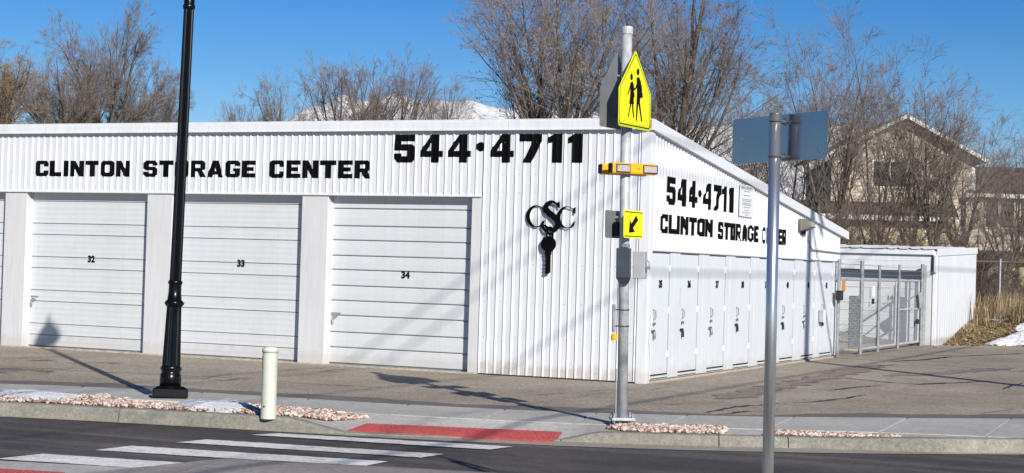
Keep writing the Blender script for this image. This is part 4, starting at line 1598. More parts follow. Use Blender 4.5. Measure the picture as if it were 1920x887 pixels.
m.lathe([(0.125, 0.13), (0.125, 0.27), (0.112, 0.285), (0.112, 0.315), (0.122, 0.325), (0.126, 0.345), (0.118, 0.365), (0.106, 0.375)], 28)
m.build('base_drum', 'lamp_black', LP, smooth=True)
m = MB()
m.lathe([(0.108, 0.37, 1), (0.086, 1.075, 1)], 72, flute=0.10, nfl=18)
m.build('fluted_base', 'lamp_black', LP)
m = MB()
m.lathe([(0.090, 1.07), (0.112, 1.10), (0.116, 1.115), (0.104, 1.135), (0.085, 1.15), (0.076, 1.24), (0.074, 1.33), (0.084, 1.345), (0.088, 1.36), (0.078, 1.378), (0.066, 1.385)], 28)
m.build('collar', 'lamp_black', LP, smooth=True)
m = MB()
m.lathe([(0.070, 1.38, 1), (0.062, 4.66, 1)], 64, flute=0.16, nfl=16)
m.build('shaft', 'lamp_black', LP)
m = MB()
m.lathe([(0.060, 4.64), (0.074, 4.66), (0.074, 4.69), (0.062, 4.71), (0.066, 4.80), (0.062, 5.2), (0.066, 5.30), (0.09, 5.38), (0.10, 5.42), (0.10, 5.45)], 24)
m.build('capital', 'lamp_black', LP, smooth=True)
m = MB()
for k in range(4):
    a = k * math.pi / 2 + math.pi / 4
    m.tube([(0.10 * math.cos(a), 0.10 * math.sin(a), 5.44), (0.17 * math.cos(a), 0.17 * math.sin(a), 5.79)], 0.010, 5)
m.build('lantern_frame', 'lamp_black', LP)
m = MB(); m.lathe([(0.085, 5.45), (0.155, 5.78)], 16); m.build('lantern_glass', 'lamp_glass', LP, smooth=True)
m = MB(); m.lathe([(0.20, 5.78), (0.215, 5.80), (0.165, 5.95), (0.07, 6.09), (0.03, 6.12), (0.028, 6.18), (0.012, 6.24), (0.004, 6.30)], 20)
m.build('lantern_roof', 'lamp_black', LP, smooth=True)
# pad
PD = MB(); PD.box(-0.40, 0.62, -0.42, 0.40, -0.05, 0.05)
po = PD.build('lamp_pad', 'concrete', None, bevel=0.015)
po.location = (lp[0], lp[1], 0.0); po.rotation_euler = (0, 0, R_(14))
tag(po, kind='structure')

# ------------------------------------------------------------------ utility marker
bl = gp(503, 781.5, 0.0)
BM = empty('utility_marker', (bl[0], bl[1], 0.0), label='pale green round utility marker post with an orange sticker', cat='marker post')
m = MB(); m.lathe([(0.086, -0.02), (0.086, 0.10), (0.082, 0.105), (0.082, 0.70)], 24); m.build('tube', 'marker_green', BM, smooth=False)
m = MB(); m.lathe([(0.089, 0.70), (0.089, 0.735), (0.07, 0.755), (0.03, 0.765)], 24); m.build('cap', 'marker_green', BM, smooth=True)
m = MB()
n = 8
vs = []
for i in range(n + 1):
    a = R_(150 + 62 * i / n + 25)
    vs += [(0.0835 * math.cos(a), 0.0835 * math.sin(a), 0.52), (0.0835 * math.cos(a), 0.0835 * math.sin(a), 0.665)]
m.add(vs, [(2 * i, 2 * i + 2, 2 * i + 3, 2 * i + 1) for i in range(n)])
m.build('sticker', 'marker_orange', BM)
m = MB(); m.box(-0.01, 0.01, -0.092, -0.084, 0.11, 0.125); m.build('screw', 'bolt_steel', BM)

# ------------------------------------------------------------------ school crossing sign pole
pp = np.array([2.232, -6.62])
SP = empty('crossing_sign_pole', (pp[0], pp[1], 0.0), label='tall galvanised pole with yellow school crossing sign and flashing beacon bar', cat='sign pole')
SP.rotation_euler = (R_(0.2), R_(-0.85), 0)
m = MB(); m.tube([(0, 0, 0.05), (0, 0, 4.34)], 0.0575, 20); m.build('pole', 'galvanised', SP, smooth=False)
for p in SP.children[0].data.polygons: p.use_smooth = len(p.vertices) == 4
m = MB(); m.lathe([(0.066, 4.32), (0.066, 4.39), (0.058, 4.405), (0.02, 4.41)], 20); m.build('cap', 'galvanised', SP)
m = MB(); m.lathe([(0.085, -0.03), (0.07, 0.02), (0.066, 0.05)], 16); m.build('footing_stub', 'concrete', SP)
m = MB(); m.box(-0.13, 0.13, -0.13, 0.13, 0.055, 0.085); m.build('flange', 'galvanised', SP, bevel=0.006, rot=(0, 0, R_(30)))
for k in range(4):
    a = R_(30 + 45 + 90 * k)
    m = MB(); m.tube([(0.145 * math.cos(a), 0.145 * math.sin(a), -0.01), (0.145 * math.cos(a), 0.145 * math.sin(a), 0.135)], 0.011, 6)
    m.tube([(0.145 * math.cos(a), 0.145 * math.sin(a), 0.086), (0.145 * math.cos(a), 0.145 * math.sin(a), 0.108)], 0.022, 6)
    m.build('anchor_bolt', 'galv_dull', SP)
YAW = R_(-3)          # sign normal
NRM = np.array([math.cos(YAW), math.sin(YAW)])


def rounded(poly, r, n=4):
    out = []
    P = [np.array(p, float) for p in poly]
    for i in range(len(P)):
        a, b, c = P[i - 1], P[i], P[(i + 1) % len(P)]
        u = (a - b) / np.linalg.norm(a - b); v = (c - b) / np.linalg.norm(c - b)
        ang = math.acos(max(-1, min(1, float(u @ v))))
        t = r / math.tan(ang / 2)
        p0, p1 = b + u * t, b + v * t
        for k in range(n + 1):
            q = k / n
            out.append(tuple((1 - q) ** 2 * p0 + 2 * q * (1 - q) * b + q * q * p1))
    return out


def pent(s, inset=0.0):
    h = s / 2
    return [(-h + inset, inset), (h - inset, inset), (h - inset, s * 0.475 + inset * 0.05), (0, s - inset * 1.45), (-h + inset, s * 0.475 + inset * 0.05)]


def sign_frame(name, off, z, yaw, kind):
    o = MB()
    return o


def put(o, off, z, yaw):
    o.location = (math.cos(yaw) * off, math.sin(yaw) * off, z)
    o.rotation_euler = (0, 0, yaw + R_(90))
    return o


def plate(name, outline, rad, th, material, off, z, yaw, back=None):
    m = MB(); m.poly(rounded(outline, rad), [], -th / 2, th / 2)
    o = m.build(name, material, SP)
    if back:
        o.data.materials.append(MATS[back])
        for p in o.data.polygons:
            if p.normal.y > 0.5: p.material_index = 1
    return put(o, off, z, yaw)


def limb(pts, w):
    return stroke(pts, w if isinstance(w, list) else [w] * len(pts))


def su(x, y):      # coordinates measured on the photographed sign face
    yy = y - 0.165 * (x - 392)
    return ((x - 392) / 245 * 0.87, (783 - yy) / 543 * 0.87)


S36 = 0.87
ss = plate('school_sign', pent(S36), 0.035, 0.004, 'sign_yellow', 0.105, 3.27, YAW, 'sign_back_grey')
m = MB()
m.poly(rounded(pent(S36, 0.022), 0.03), [rounded(pent(S36, 0.034), 0.026)], -0.0036, -0.0026)
m.build('border', 'number_black', ss)
fig = MB()
def circ(cx, cy, rx, ry): return [su(cx + rx * math.cos(a), cy + ry * math.sin(a)) for a in np.linspace(0, 2 * math.pi, 14, endpoint=False)]
def P_(pts): return [su(*p) for p in pts]
figs = [circ(411, 390, 11, 25), circ(362, 428, 10, 24),
        P_([(400, 432), (420, 424), (434, 455), (440, 510), (432, 560), (428, 606), (402, 606), (404, 540), (402, 480)]),
        P_([(402, 600), (416, 600), (412, 660), (407, 728), (398, 728), (400, 660)]), P_([(414, 600), (429, 600), (438, 662), (449, 730), (440, 736), (428, 670)]),
        P_([(402, 470), (408, 492), (392, 516), (378, 516), (379, 506), (390, 502)]),
        P_([(432, 470), (440, 482), (445, 520), (438, 540), (432, 520)]), P_([(428, 532), (447, 530), (450, 566), (428, 572)]),
        P_([(354, 466), (372, 458), (381, 490), (380, 545), (382, 616), (346, 612), (352, 560), (354, 510)]),
        P_([(353, 612), (363, 613), (352, 662), (344, 704), (338, 702), (345, 660)]), P_([(366, 613), (376, 614), (380, 660), (386, 708), (379, 710), (371, 664)]),
        P_([(354, 470), (358, 492), (346, 530), (336, 553), (331, 549), (342, 518)]), P_([(376, 482), (386, 510), (382, 524), (374, 505)]), P_([(364, 534), (384, 532), (386, 566), (363, 570)])]
for i, f in enumerate(figs):
    y = -0.0030 - 0.00012 * i
    fig.poly(f, [], y, y)
fo = fig.build('pedestrian_symbol', 'number_black', ss)
if sum(p.normal.y for p in fo.data.polygons) > 0: fo.data.flip_normals()
bs = plate('school_sign_rear', pent(S36), 0.035, 0.004, 'sign_back_grey', -0.118, 3.27, YAW + math.pi)
bs.location = (math.cos(YAW) * -0.118, math.sin(YAW) * -0.118, 3.27)
bs['label'] = 'bare grey back of the sign that faces away'
# channel on the rear sign and band clamps
for z in (3.42, 3.86):
    m = MB()
    m.tube([(0.062 * math.cos(a), 0.062 * math.sin(a), z) for a in np.linspace(0, 2 * math.pi, 17)], 0.006, 5)
    m.build('band_clamp', 'bolt_steel', SP)
    m = MB(); m.tube([(-0.112, 0.0, z), (-0.055, 0.0, z)], 0.014, 6); m.tube([(0.055, 0.0, z), (0.10, 0.0, z)], 0.014, 6)
    m.build('bracket', 'galv_dull', SP)
m = MB(); m.box(-0.135, -0.121, -0.05, 0.05, 3.3, 4.0) ; 
# flashing beacon bars
BY_ = R_(-35)
def bar_obj(off, yaw, shift, z, label=None):
    m = MB(); m.box(-0.30, 0.30, -0.05, 0.03, -0.060, 0.060)
    o = m.build('beacon_bar', 'amber_paint', SP, bevel=0.018)
    put(o, off, z, yaw)
    tx, ty = -math.sin(yaw), math.cos(yaw)
    o.location.x += tx * shift; o.location.y += ty * shift
    for (a, b) in ((-0.24, -0.075), (0.115, 0.285)):
        f_ = MB(); f_.box(a - 0.012, b + 0.012, -0.056, -0.0505, -0.048, 0.046); f_.build('lens_frame', 'rubber_shade_black', o, bevel=0.003)
        f_ = MB(); f_.box(a, b, -0.060, -0.0565, -0.036, 0.034); f_.build('lens', 'lens_grey', o, bevel=0.006)
    for e0 in (-0.308, 0.29):
        f_ = MB(); f_.box(e0, e0 + 0.018, -0.048, 0.028, -0.05, 0.05); f_.build('end_cap', 'rubber_shade_black', o, bevel=0.006)
    return o
b1 = bar_obj(0.085, BY_, 0.04, 2.825)
m = MB(); m.box(0.005, 0.012, -0.0512, -0.0506, 0.012, 0.02); m.box(0.022, 0.06, -0.0512, -0.0506, -0.008, 0.008); m.build('printed_mark', 'marker_orange', b1)
bar_obj(0.10, BY_ + math.pi, -0.04, 2.822)
# arrow plaques
AW, AH = 0.52, 0.305
ap = plate('arrow_plaque', [(-AW / 2, 0), (AW / 2, 0), (AW / 2, AH), (-AW / 2, AH)], 0.03, 0.004, 'sign_yellow', 0.105, 2.06, YAW, 'sign_back_grey')
for zz in (AH - 0.024, 0.016):
    m = MB(); m.box(-AW / 2 + 0.02, AW / 2 - 0.02, -0.0034, -0.0026, zz, zz + 0.010); m.build('border', 'number_black', ap)
m = MB()
m.poly([(0.065, 0.255), (0.125, 0.205), (-0.01, 0.115), (0.035, 0.07), (-0.125, 0.058), (-0.10, 0.205), (-0.055, 0.16)], [], -0.0034, -0.0026)
m.build('arrow', 'number_black', ap)
rp = plate('arrow_plaque_rear', [(-AW / 2, 0), (AW / 2, 0), (AW / 2, AH), (-AW / 2, AH)], 0.03, 0.004, 'sign_back_grey', -0.118, 2.06, YAW + math.pi)
rp.location = (math.cos(YAW) * -0.118, math.sin(YAW) * -0.118, 2.06)
m = MB(); m.tube([(-0.115, 0.0, 2.29), (-0.05, 0.0, 2.29)], 0.015, 6); m.tube([(0.05, 0.0, 2.29), (0.10, 0.0, 2.29)], 0.015, 6); m.build('bracket', 'galv_dull', SP)
m = MB(); m.box(-0.116, -0.06, -0.05, 0.05, 2.08, 2.24); m.build('rear_clamp_box', 'rubber_shade_black', SP, bevel=0.006)
# control boxes
m = MB(); m.box(-0.07, 0.085, -0.15, -0.06, 1.62, 1.95)
m.add([(-0.07, -0.15, 1.62), (0.085, -0.15, 1.62), (0.085, -0.06, 1.62), (-0.07, -0.06, 1.62), (-0.03, -0.12, 1.56), (0.06, -0.12, 1.56), (0.06, -0.07, 1.56), (-0.03, -0.07, 1.56)], [(0, 4, 5, 1), (1, 5, 6, 2), (2, 6, 7, 3), (3, 7, 4, 0), (4, 7, 6, 5)])
m.build('control_box', 'box_dark', SP, bevel=0.008, rot=(0, 0, R_(14)))
m = MB()
for k in range(5): m.box(0.086, 0.094, -0.148, -0.125, 1.66 + 0.06 * k, 1.68 + 0.06 * k)
m.build('box_hinges', 'bolt_steel', SP, rot=(0, 0, R_(14)))
m = MB(); m.box(0.10, 0.235, -0.02, 0.12, 1.615, 1.915); m.build('meter_box', 'box_grey', SP, bevel=0.008, rot=(0, 0, R_(10)))
m = MB(); m.tube([(0.236, 0.02, 1.74), (0.275, 0.02, 1.74), (0.275, 0.02, 1.80), (0.25, 0.02, 1.82)], 0.007, 5); m.box(0.25, 0.285, 0.0, 0.04, 1.715, 1.755); m.build('padlock', 'galv_dull', SP, rot=(0, 0, R_(10)))
m = MB(); m.box(0.02, 0.09, -0.13, -0.055, 1.955, 2.0); m.build('box_bracket', 'galv_dull', SP, bevel=0.005)
# push button and its plate, facing the pavement
m = MB(); m.box(-0.125, -0.09, -0.075, 0.075, 1.02, 1.33); m.build('button_plate', 'galv_dull', SP, bevel=0.02, rot=(0, 0, R_(20)))
m = MB()
for z in (1.09, 1.27):
    m.tube([(-0.12, -0.02, z), (-0.05, -0.02, z)], 0.009, 6)
    m.tube([(0.061 * math.cos(a), 0.061 * math.sin(a), z) for a in np.linspace(0, 2 * math.pi, 17)], 0.008, 5)
m.build('band_clamp', 'bolt_steel', SP)
m = MB(); m.lathe([(0.03, 0.93), (0.036, 0.95), (0.036, 0.99), (0.02, 1.005)], 10, -0.095, -0.03); m.build('push_button', 'amber_paint', SP)
m = MB(); m.tube([(-0.064, -0.03, 0.0), (-0.064, -0.03, 0.62)], 0.008, 6); m.build('conduit', 'galv_dull', SP)

# ------------------------------------------------------------------ near street sign seen from behind
n_top = dp(1454, 213, 11.2)
n_bot = dp(1440, 887, 11.2)
ax = n_top - n_bot
gpt = n_top - ax / ax[2] * (n_top[2] - 0.03)
NSN = empty('street_sign', (gpt[0], gpt[1], 0.03), label='blank aluminium back of a wide sign on a round steel post in front', cat='street sign')
H = n_top[2] - 0.03
lean = np.array([n_top[0] - gpt[0], n_top[1] - gpt[1]])
m = MB(); m.tube([(0, 0, -0.06), (lean[0], lean[1], H)], 0.0375, 20, caps=True); po = m.build('post', 'bright_steel', NSN)
for p in po.data.polygons: p.use_smooth = len(p.vertices) == 4
m = MB(); m.lathe([(0.0395, -0.006), (0.0395, 0.0), (0.030, 0.002)], 16); o = m.build('post_rim', 'bolt_steel', NSN); o.location = (lean[0], lean[1], H)
sgn = empty('dummy'); COL.objects.unlink(sgn); bpy.data.objects.remove(sgn)
SY = R_(-126)          # normal of the visible back
m = MB(); hw = 0.50; hh = 0.305
m.poly(rounded([(-hw, 0), (hw, 0), (hw, hh), (-hw, hh)], 0.035), [], -0.0016, 0.0016)
sb_ = m.build('sign_panel', 'sign_back', NSN)
nrm = np.array([math.cos(SY), math.sin(SY)])
sc_ = dp(1463, 259, 11.2) - np.array([gpt[0], gpt[1], 0.03])
sb_.location = (lean[0] * 0.95 - nrm[0] * 0.080 - 0.056, lean[1] * 0.95 - nrm[1] * 0.080 + 0.041, sc_[2] - hh / 2 + 0.006)
sb_.rotation_euler = (0, 0, SY + R_(90))
m = MB()
for dz in (0.025, 0.255):
    m.tube([(0.07, -0.073, dz), (0.07, -0.002, dz)], 0.013, 8)
    m.tube([(0.07, -0.004, dz), (0.07, -0.001, dz)], 0.026, 8)
m.build('mounting_bolt', 'bolt_steel', sb_)
m = MB()
zb0 = sb_.location.z
for dz in (0.025, 0.255):
    f = (zb0 + dz) / H
    m.tube([(lean[0] * f + 0.040 * math.cos(a), lean[1] * f + 0.040 * math.sin(a), zb0 + dz) for a in np.linspace(0, 2 * math.pi, 17)], 0.005, 5)
m.build('band_clamp', 'bolt_steel', NSN)
m = MB(); m.tube([(0.42, -0.004, 0.06), (0.42, -0.0016, 0.06)], 0.008, 8); m.tube([(-0.40, -0.004, 0.17), (-0.40, -0.0016, 0.17)], 0.006, 8); m.build('rivet', 'galv_dull', sb_)

# ------------------------------------------------------------------ utility pole and cables beyond the right edge (their shadows cross the scene)
sxy = np.array([math.cos(SUN_AZ), math.sin(SUN_AZ)])
up = np.array([0.13, 9.02]) + sxy * 14.6
UP = empty('utility_pole', (float(up[0]), float(up[1]), 0), label='wooden utility pole carrying cables beyond the right edge of the lot', cat='utility pole')
m = MB(); m.tube([(0, 0, -0.1), (0, 0, 12.2)], [0.17, 0.115], 12); m.build('pole', 'wood_pole', UP, smooth=True)
m = MB(); m.box(-1.1, 1.1, -0.06, 0.06, 10.85, 10.97); m.build('crossarm', 'wood_pole', UP, bevel=0.01)
m = MB(); m.tube([(0, 0, 10.6), (0.35, 2.2, 7.2), (0.8, 5.0, 2.5), (1.1, 6.6, 0.0)], 0.045, 8); m.build('guy_wire', 'cable_black', UP)
for xw, h, r in ((10.6, 11.04, 0.017), (11.2, 11.0, 0.017), (10.9, 9.25, 0.018), (11.15, 6.9, 0.026), (11.05, 7.5, 0.010)):
    m = MB()
    pts = [(xw - float(up[0]), t, h) for t in np.linspace(-60, 45, 22)]
    m.tube(pts, r, 6)
    m.build('cable', 'cable_black', UP)

# ------------------------------------------------------------------ mountain
ridge = [(-900, 330), (0, 300), (400, 262), (520, 236), (560, 222), (600, 203), (640, 185), (665, 196), (690, 196), (735, 182), (780, 196), (815, 191), (850, 195), (880, 193), (905, 203), (960, 212), (1040, 214), (1120, 216), (1200, 228), (1300, 233), (1400, 238), (1480, 236), (1560, 242), (1640, 256), (1720, 285), (1800, 340), (1900, 380), (2300, 420)]
MD = 4200.0
rx = np.array([a for a, b in ridge], float); ry = np.array([b for a, b in ridge], float)
U = np.array([CR[0, 0], CR[1, 0]]); U /= np.linalg.norm(U)
V_ = np.array([-CR[0, 2], -CR[1, 2]]); V_ /= np.linalg.norm(V_)
nl, nd = 300, 66
g = np.random.default_rng(3)


def fbm(x, y, o=6):
    from mathutils import noise as N
    return N.fractal(Vector((x, y, 0.3)), 0.9, 2.1, o)


vs = []
for j in range(nd):
    v = j / (nd - 1)
    dd = -1700 + 2600 * v           # towards / away from the camera, ridge at 0
    for i in range(nl):
        px = -900 + 3200 * i / (nl - 1)
        py = float(np.interp(px, rx, ry))
        top = dp(px, py, MD)
        hz = 505 + 0.0294 * (px - 960)
        h = top[2]
        lat = (px - 960) / FPX * MD
        prof = max(0.0, 1 - abs(dd) / 1750) ** 1.05 if dd < 0 else max(0.0, 1 - dd / 1000)
        n_ = fbm(lat / 330.0, dd / 430.0)
        rg = 1 - abs(fbm(lat / 210.0 + 7, dd / 300.0 + 3, 5))
        z = h * 1.035 * prof + (n_ * 55 + (rg - 0.7) * 60) * prof * (0.10 + 1.2 * min(1, abs(dd) / 500))
        w = CC[:2] + U * lat + V_ * (MD + dd)
        vs.append((w[0], w[1], z - 3))
m = MB()
m.add(vs, [(j * nl + i, j * nl + i + 1, (j + 1) * nl + i + 1, (j + 1) * nl + i) for j in range(nd - 1) for i in range(nl - 1)])
tag(m.build('mountain', 'mountain_snow', smooth=True), kind='structure')

# ------------------------------------------------------------------ houses
HD = 78.0
k_ = HD / FPX
yaw_h = math.atan2(U[1], U[0])


def house_at(px, depth):
    w = CC[:2] + U * ((px - 960) / FPX * depth) + V_ * depth
    return (w[0], w[1], 0.0)


HS = empty('beige_house', house_at(1690, HD), yaw_h, label='beige two-storey house with steep gable behind the bare trees', cat='house')
hz = lambda px, py: 1.72 + (505.0 + 0.0294 * (px - 960) - py) * k_
hx = lambda px: (px - 1690) * k_


def siding(u0, u1, z0, topf, y, course=0.16):
    m = MB()
    z = z0
    zmax = max(topf(u0), topf(u1), topf((u0 + u1) / 2))
    while z < zmax:
        z1 = z + course
        # clip horizontally under the slope
        a, b = u0, u1
        n = 40
        us_ = [u for u in np.linspace(u0, u1, n + 1) if topf(u) >= z + course * 0.5]
        if len(us_) >= 2:
            a, b = us_[0], us_[-1]
            m.add([(a, y - 0.022, z), (b, y - 0.022, z), (b, y, z1), (a, y, z1), (a, y, z), (b, y, z)], [(0, 1, 2, 3), (0, 4, 5, 1)])
        z = z1
    return m


PK, EV, EW = hz(1690, 226), hz(1845, 312), hx(1845)
gab = lambda u: PK - abs(u) / EW * (PK - EV) - 0.12
ZB = 1.2
siding(-3.25, 3.2, 3.9, gab, 0.0).build('gable_wall', 'siding_beige', HS)
m = MB(); m.box(-3.2, 3.15, 0.01, 7.0, ZB, EV - 0.3); m.add([(-3.2, 0.01, EV - 0.3), (3.15, 0.01, EV - 0.3), (0, 0.01, PK - 0.3), (-3.2, 7, EV - 0.3), (3.15, 7, EV - 0.3), (0, 7, PK - 0.3)], [(0, 1, 2), (5, 4, 3)])
m.build('wall_core', 'siding_beige', HS)
rf = MB()
for s in (-1, 1):
    a, b = (0, PK), (s * EW, EV)
    for (dz0, dz1) in ((0.0, 0.12),):
        vs = [(a[0], -0.55, a[1]), (b[0], -0.55, b[1]), (b[0], 7.3, b[1]), (a[0], 7.3, a[1]), (a[0], -0.55, a[1] + 0.13), (b[0], -0.55, b[1] + 0.13), (b[0], 7.3, b[1] + 0.13), (a[0], 7.3, a[1] + 0.13)]
        rf.add(vs, [(0, 1, 2, 3), (4, 7, 6, 5), (0, 4, 5, 1), (1, 5, 6, 2), (3, 2, 6, 7)])
ro = rf.build('roof', 'shingle_brown', HS)
bmn = bmesh.new(); bmn.from_mesh(ro.data); bmesh.ops.recalc_face_normals(bmn, faces=bmn.faces); bmn.to_mesh(ro.data); bmn.free()
for s in (-1, 1):
    m = MB()
    sl_ = (EV - PK) / EW
    vs = []
    for (u, z) in ((0, PK), (s * EW * 1.01, PK + sl_ * EW * 1.01)):
        vs += [(u, -0.60, z - 0.09), (u, -0.555, z - 0.09), (u, -0.555, z + 0.10), (u, -0.60, z + 0.10)]
    m.add(vs, [(0, 4, 7, 3), (1, 2, 6, 5), (3, 7, 6, 2), (0, 1, 5, 4), (4, 5, 6, 7)])
    o = m.build('barge_board', 'house_trim', HS)
    bmn = bmesh.new(); bmn.from_mesh(o.data); bmesh.ops.recalc_face_normals(bmn, faces=bmn.faces); bmn.to_mesh(o.data); bmn.free()


def window(parent, u0, u1, z0, z1, y, mull=True, frame='house_trim'):
    f = MB()
    t = 0.07
    f.box(u0 - t, u1 + t, y - 0.05, y - 0.028, z1, z1 + t); f.box(u0 - t, u1 + t, y - 0.06, y - 0.028, z0 - t, z0)
    f.box(u0 - t, u0, y - 0.05, y - 0.028, z0, z1); f.box(u1, u1 + t, y - 0.05, y - 0.028, z0, z1)
    if mull: f.box((u0 + u1) / 2 - 0.03, (u0 + u1) / 2 + 0.03, y - 0.048, y - 0.028, z0, z1)
    fo_ = f.build('window', frame, parent)
    p = MB(); p.box(u0, u1, y - 0.034, y - 0.026, z0, z1); p.build('pane', 'window_brown', fo_)


window(HS, hx(1634), hx(1696), hz(1660, 356), hz(1660, 310), 0.0)
# lower front roof of the porch, garage wall under it
PR = MB()
zt, zb_ = hz(1660, 386), hz(1660, 413)
PR.add([(-5.6, 0.0, zt), (2.35, 0.0, zt), (2.15, -1.7, zb_), (-5.8, -1.7, zb_), (-5.8, -1.7, zb_ - 0.12), (2.15, -1.7, zb_ - 0.12), (2.35, 0, zt - 0.12), (-5.6, 0, zt - 0.12)], [(0, 3, 2, 1), (3, 4, 5, 2), (1, 2, 5, 6), (4, 7, 6, 5)])
PR.build('porch_roof', 'shingle_brown', HS)
m = MB(); m.box(-5.82, 2.17, -1.76, -1.705, zb_ - 0.22, zb_ - 0.0); m.build('gutter', 'house_trim', HS)
siding(-5.5, 2.1, ZB, lambda u: zb_ - 0.15, -1.2).build('porch_wall', 'siding_tan', HS)
m = MB(); m.add([(2.1, -1.2, ZB), (2.1, 0.0, ZB), (2.1, 0.0, zt - 0.15), (2.1, -1.2, zb_ - 0.1)], [(0, 1, 2, 3)]); m.build('porch_side_wall', 'siding_tan', HS)
window(HS, -4.5, -3.3, 2.4, 3.6, -1.2)
# corner trim right of the gable
m = MB(); m.box(3.10, 3.28, -0.04, 0.0, 3.9, EV - 0.05); m.build('corner_board', 'house_trim', HS)

HW = empty('beige_house', house_at(1690, HD), yaw_h, label='low beige house wing with brown roof and dark paired windows at the right edge', cat='house')
ztr, zer = hz(1870, 312), hz(1870, 372)
m = MB()
m.add([(2.75, -0.45, zer), (11.0, -0.45, zer), (11.0, 3.0, ztr), (3.95, 3.0, ztr), (2.75, -0.45, zer - 0.1), (11, -0.45, zer - 0.1), (11, 6.6, zer), (3.95, 6.6, zer)], [(0, 1, 2, 3), (4, 5, 1, 0), (3, 2, 6, 7)])
m.build('roof', 'shingle_brown', HW)
m = MB(); m.box(2.75, 11.0, -0.52, -0.455, zer - 0.16, zer + 0.02); m.build('gutter', 'house_trim', HW)
zl = hz(1870, 477)
siding(2.85, 10.8, zl, lambda u: zer - 0.08, -0.15).build('wall', 'siding_beige', HW)
m = MB(); m.box(2.87, 10.8, -0.13, 6.0, zl, zer - 0.1); m.build('wall_core', 'siding_beige', HW)
window(HW, hx(1845), hx(1867), hz(1860, 433), hz(1860, 384), -0.15, False, 'siding_beige')
window(HW, hx(1872), hx(1897), hz(1860, 433), hz(1860, 384), -0.15, False, 'siding_beige')
for a, b in ((1911, 1924),):
    m = MB(); m.box(hx(a), hx(b), -0.19, -0.155, hz(1915, 450), hz(1915, 380)); m.build('shutter', 'window_brown', HW)
m = MB(); m.box(hx(1903), hx(1909), -0.20, -0.155, zl, zer - 0.1); m.build('corner_board', 'house_trim', HW)
m = MB(); m.box(2.4, 11.0, 0.75, 1.0, ZB, zl); m.build('lower_wall', 'siding_tan', HW)
m = MB(); m.box(2.4, 11.0, -0.35, 0.75, zl - 0.10, zl - 0.002); m.build('floor_edge', 'shingle_brown', HW)
# yard wall in front
YW = MB(); YW.box(0, 14, 0, 0.3, 0, 1.15); YW = YW.build('garden_wall', 'siding_tan'); YW.location = (*house_at(1815, 70.0)[:2], 1.1); YW.rotation_euler = (0, 0, yaw_h)
tag(YW, 'plain tan garden wall below the beige house wing', 'wall')

# ------------------------------------------------------------------ chain-link fence by the tall grass
FD = 52.0
fx0 = CC[:2] + U * ((1815 - 960) / FPX * FD) + V_ * FD
FN = empty('pipe_fence', (fx0[0], fx0[1], bank_h(*fx0)), yaw_h, label='thin pipe rail fence standing in the tall dry grass', cat='fence')
kf = FD / FPX
fz = lambda px, py: 1.72 + (505.0 + 0.0294 * (px - 960) - py) * kf - bank_h(*fx0)
m = MB(); m.tube([(-0.6, 0, fz(1815, 497)), (6.5, 0, fz(1960, 498))], 0.035, 8); m.build('rail', 'wood_pole', FN)
for px in (1876, 1990):
    m = MB(); m.tube([((px - 1815) * kf, -0.03, -0.3), ((px - 1815) * kf, -0.03, fz(px, 492))], 0.028, 8); m.build('post', 'galvanised', FN)
BH = empty('basketball_stand', (0, 0, 0), label='slim grey pole with a dark base box standing in the far yard', cat='pole')
b0 = CC[:2] + U * ((1885 - 960) / FPX * 60) + V_ * 60
BH.location = (b0[0], b0[1], bank_h(*b0))
m = MB(); m.tube([(0, 0, 0), (0, 0, 1.4)], 0.035, 8); m.build('pole', 'galv_dull', BH)
m = MB(); m.box(0.15, 0.95, -0.3, 0.3, 0.0, 0.28); m.build('base_box', 'rubber_shade_black', BH, bevel=0.04)


# ------------------------------------------------------------------ trees
def branch_level(g, P, D, L, R0, R1, k, wander, up):
    n = len(P)
    pts = np.zeros((n, k + 1, 3)); pts[:, 0] = P
    d = D.copy()
    step = (L / k)[:, None]
    for i in range(k):
        d = d + g.normal(0, wander, (n, 3)) + np.array([0, 0, up])
        d /= np.linalg.norm(d, axis=1)[:, None]
        pts[:, i + 1] = pts[:, i] + d * step
    t = np.linspace(0, 1, k + 1)[None]
    rad = R0[:, None] * (1 - t) + R1[:, None] * t
    return pts, rad


def tubes(pts, rad, sides):
    n, k1, _ = pts.shape
    T = np.zeros_like(pts)
    T[:, 1:-1] = pts[:, 2:] - pts[:, :-2]
    T[:, 0] = pts[:, 1] - pts[:, 0]
    T[:, -1] = pts[:, -1] - pts[:, -2]
    T /= np.linalg.norm(T, axis=2)[:, :, None] + 1e-9
    d0 = T[:, 0]
    ref = np.where(np.abs(d0[:, 2:3]) < 0.8, np.array([[0, 0, 1.0]]), np.array([[1.0, 0, 0]]))
    A = np.cross(T, ref[:, None, :]); A /= np.linalg.norm(A, axis=2)[:, :, None] + 1e-9
    B = np.cross(T, A)
    q = np.arange(sides) * 2 * np.pi / sides
    V = pts[:, :, None, :] + rad[:, :, None, None] * (A[:, :, None, :] * np.cos(q)[None, None, :, None] + B[:, :, None, :] * np.sin(q)[None, None, :, None])
    idx = np.arange(n * k1 * sides).reshape(n, k1, sides)
    a = idx[:, :-1]; b = idx[:, 1:]
    F = np.stack([a, b, np.roll(b, -1, 2), np.roll(a, -1, 2)], -1).reshape(-1, 4)
    return V.reshape(-1, 3), F


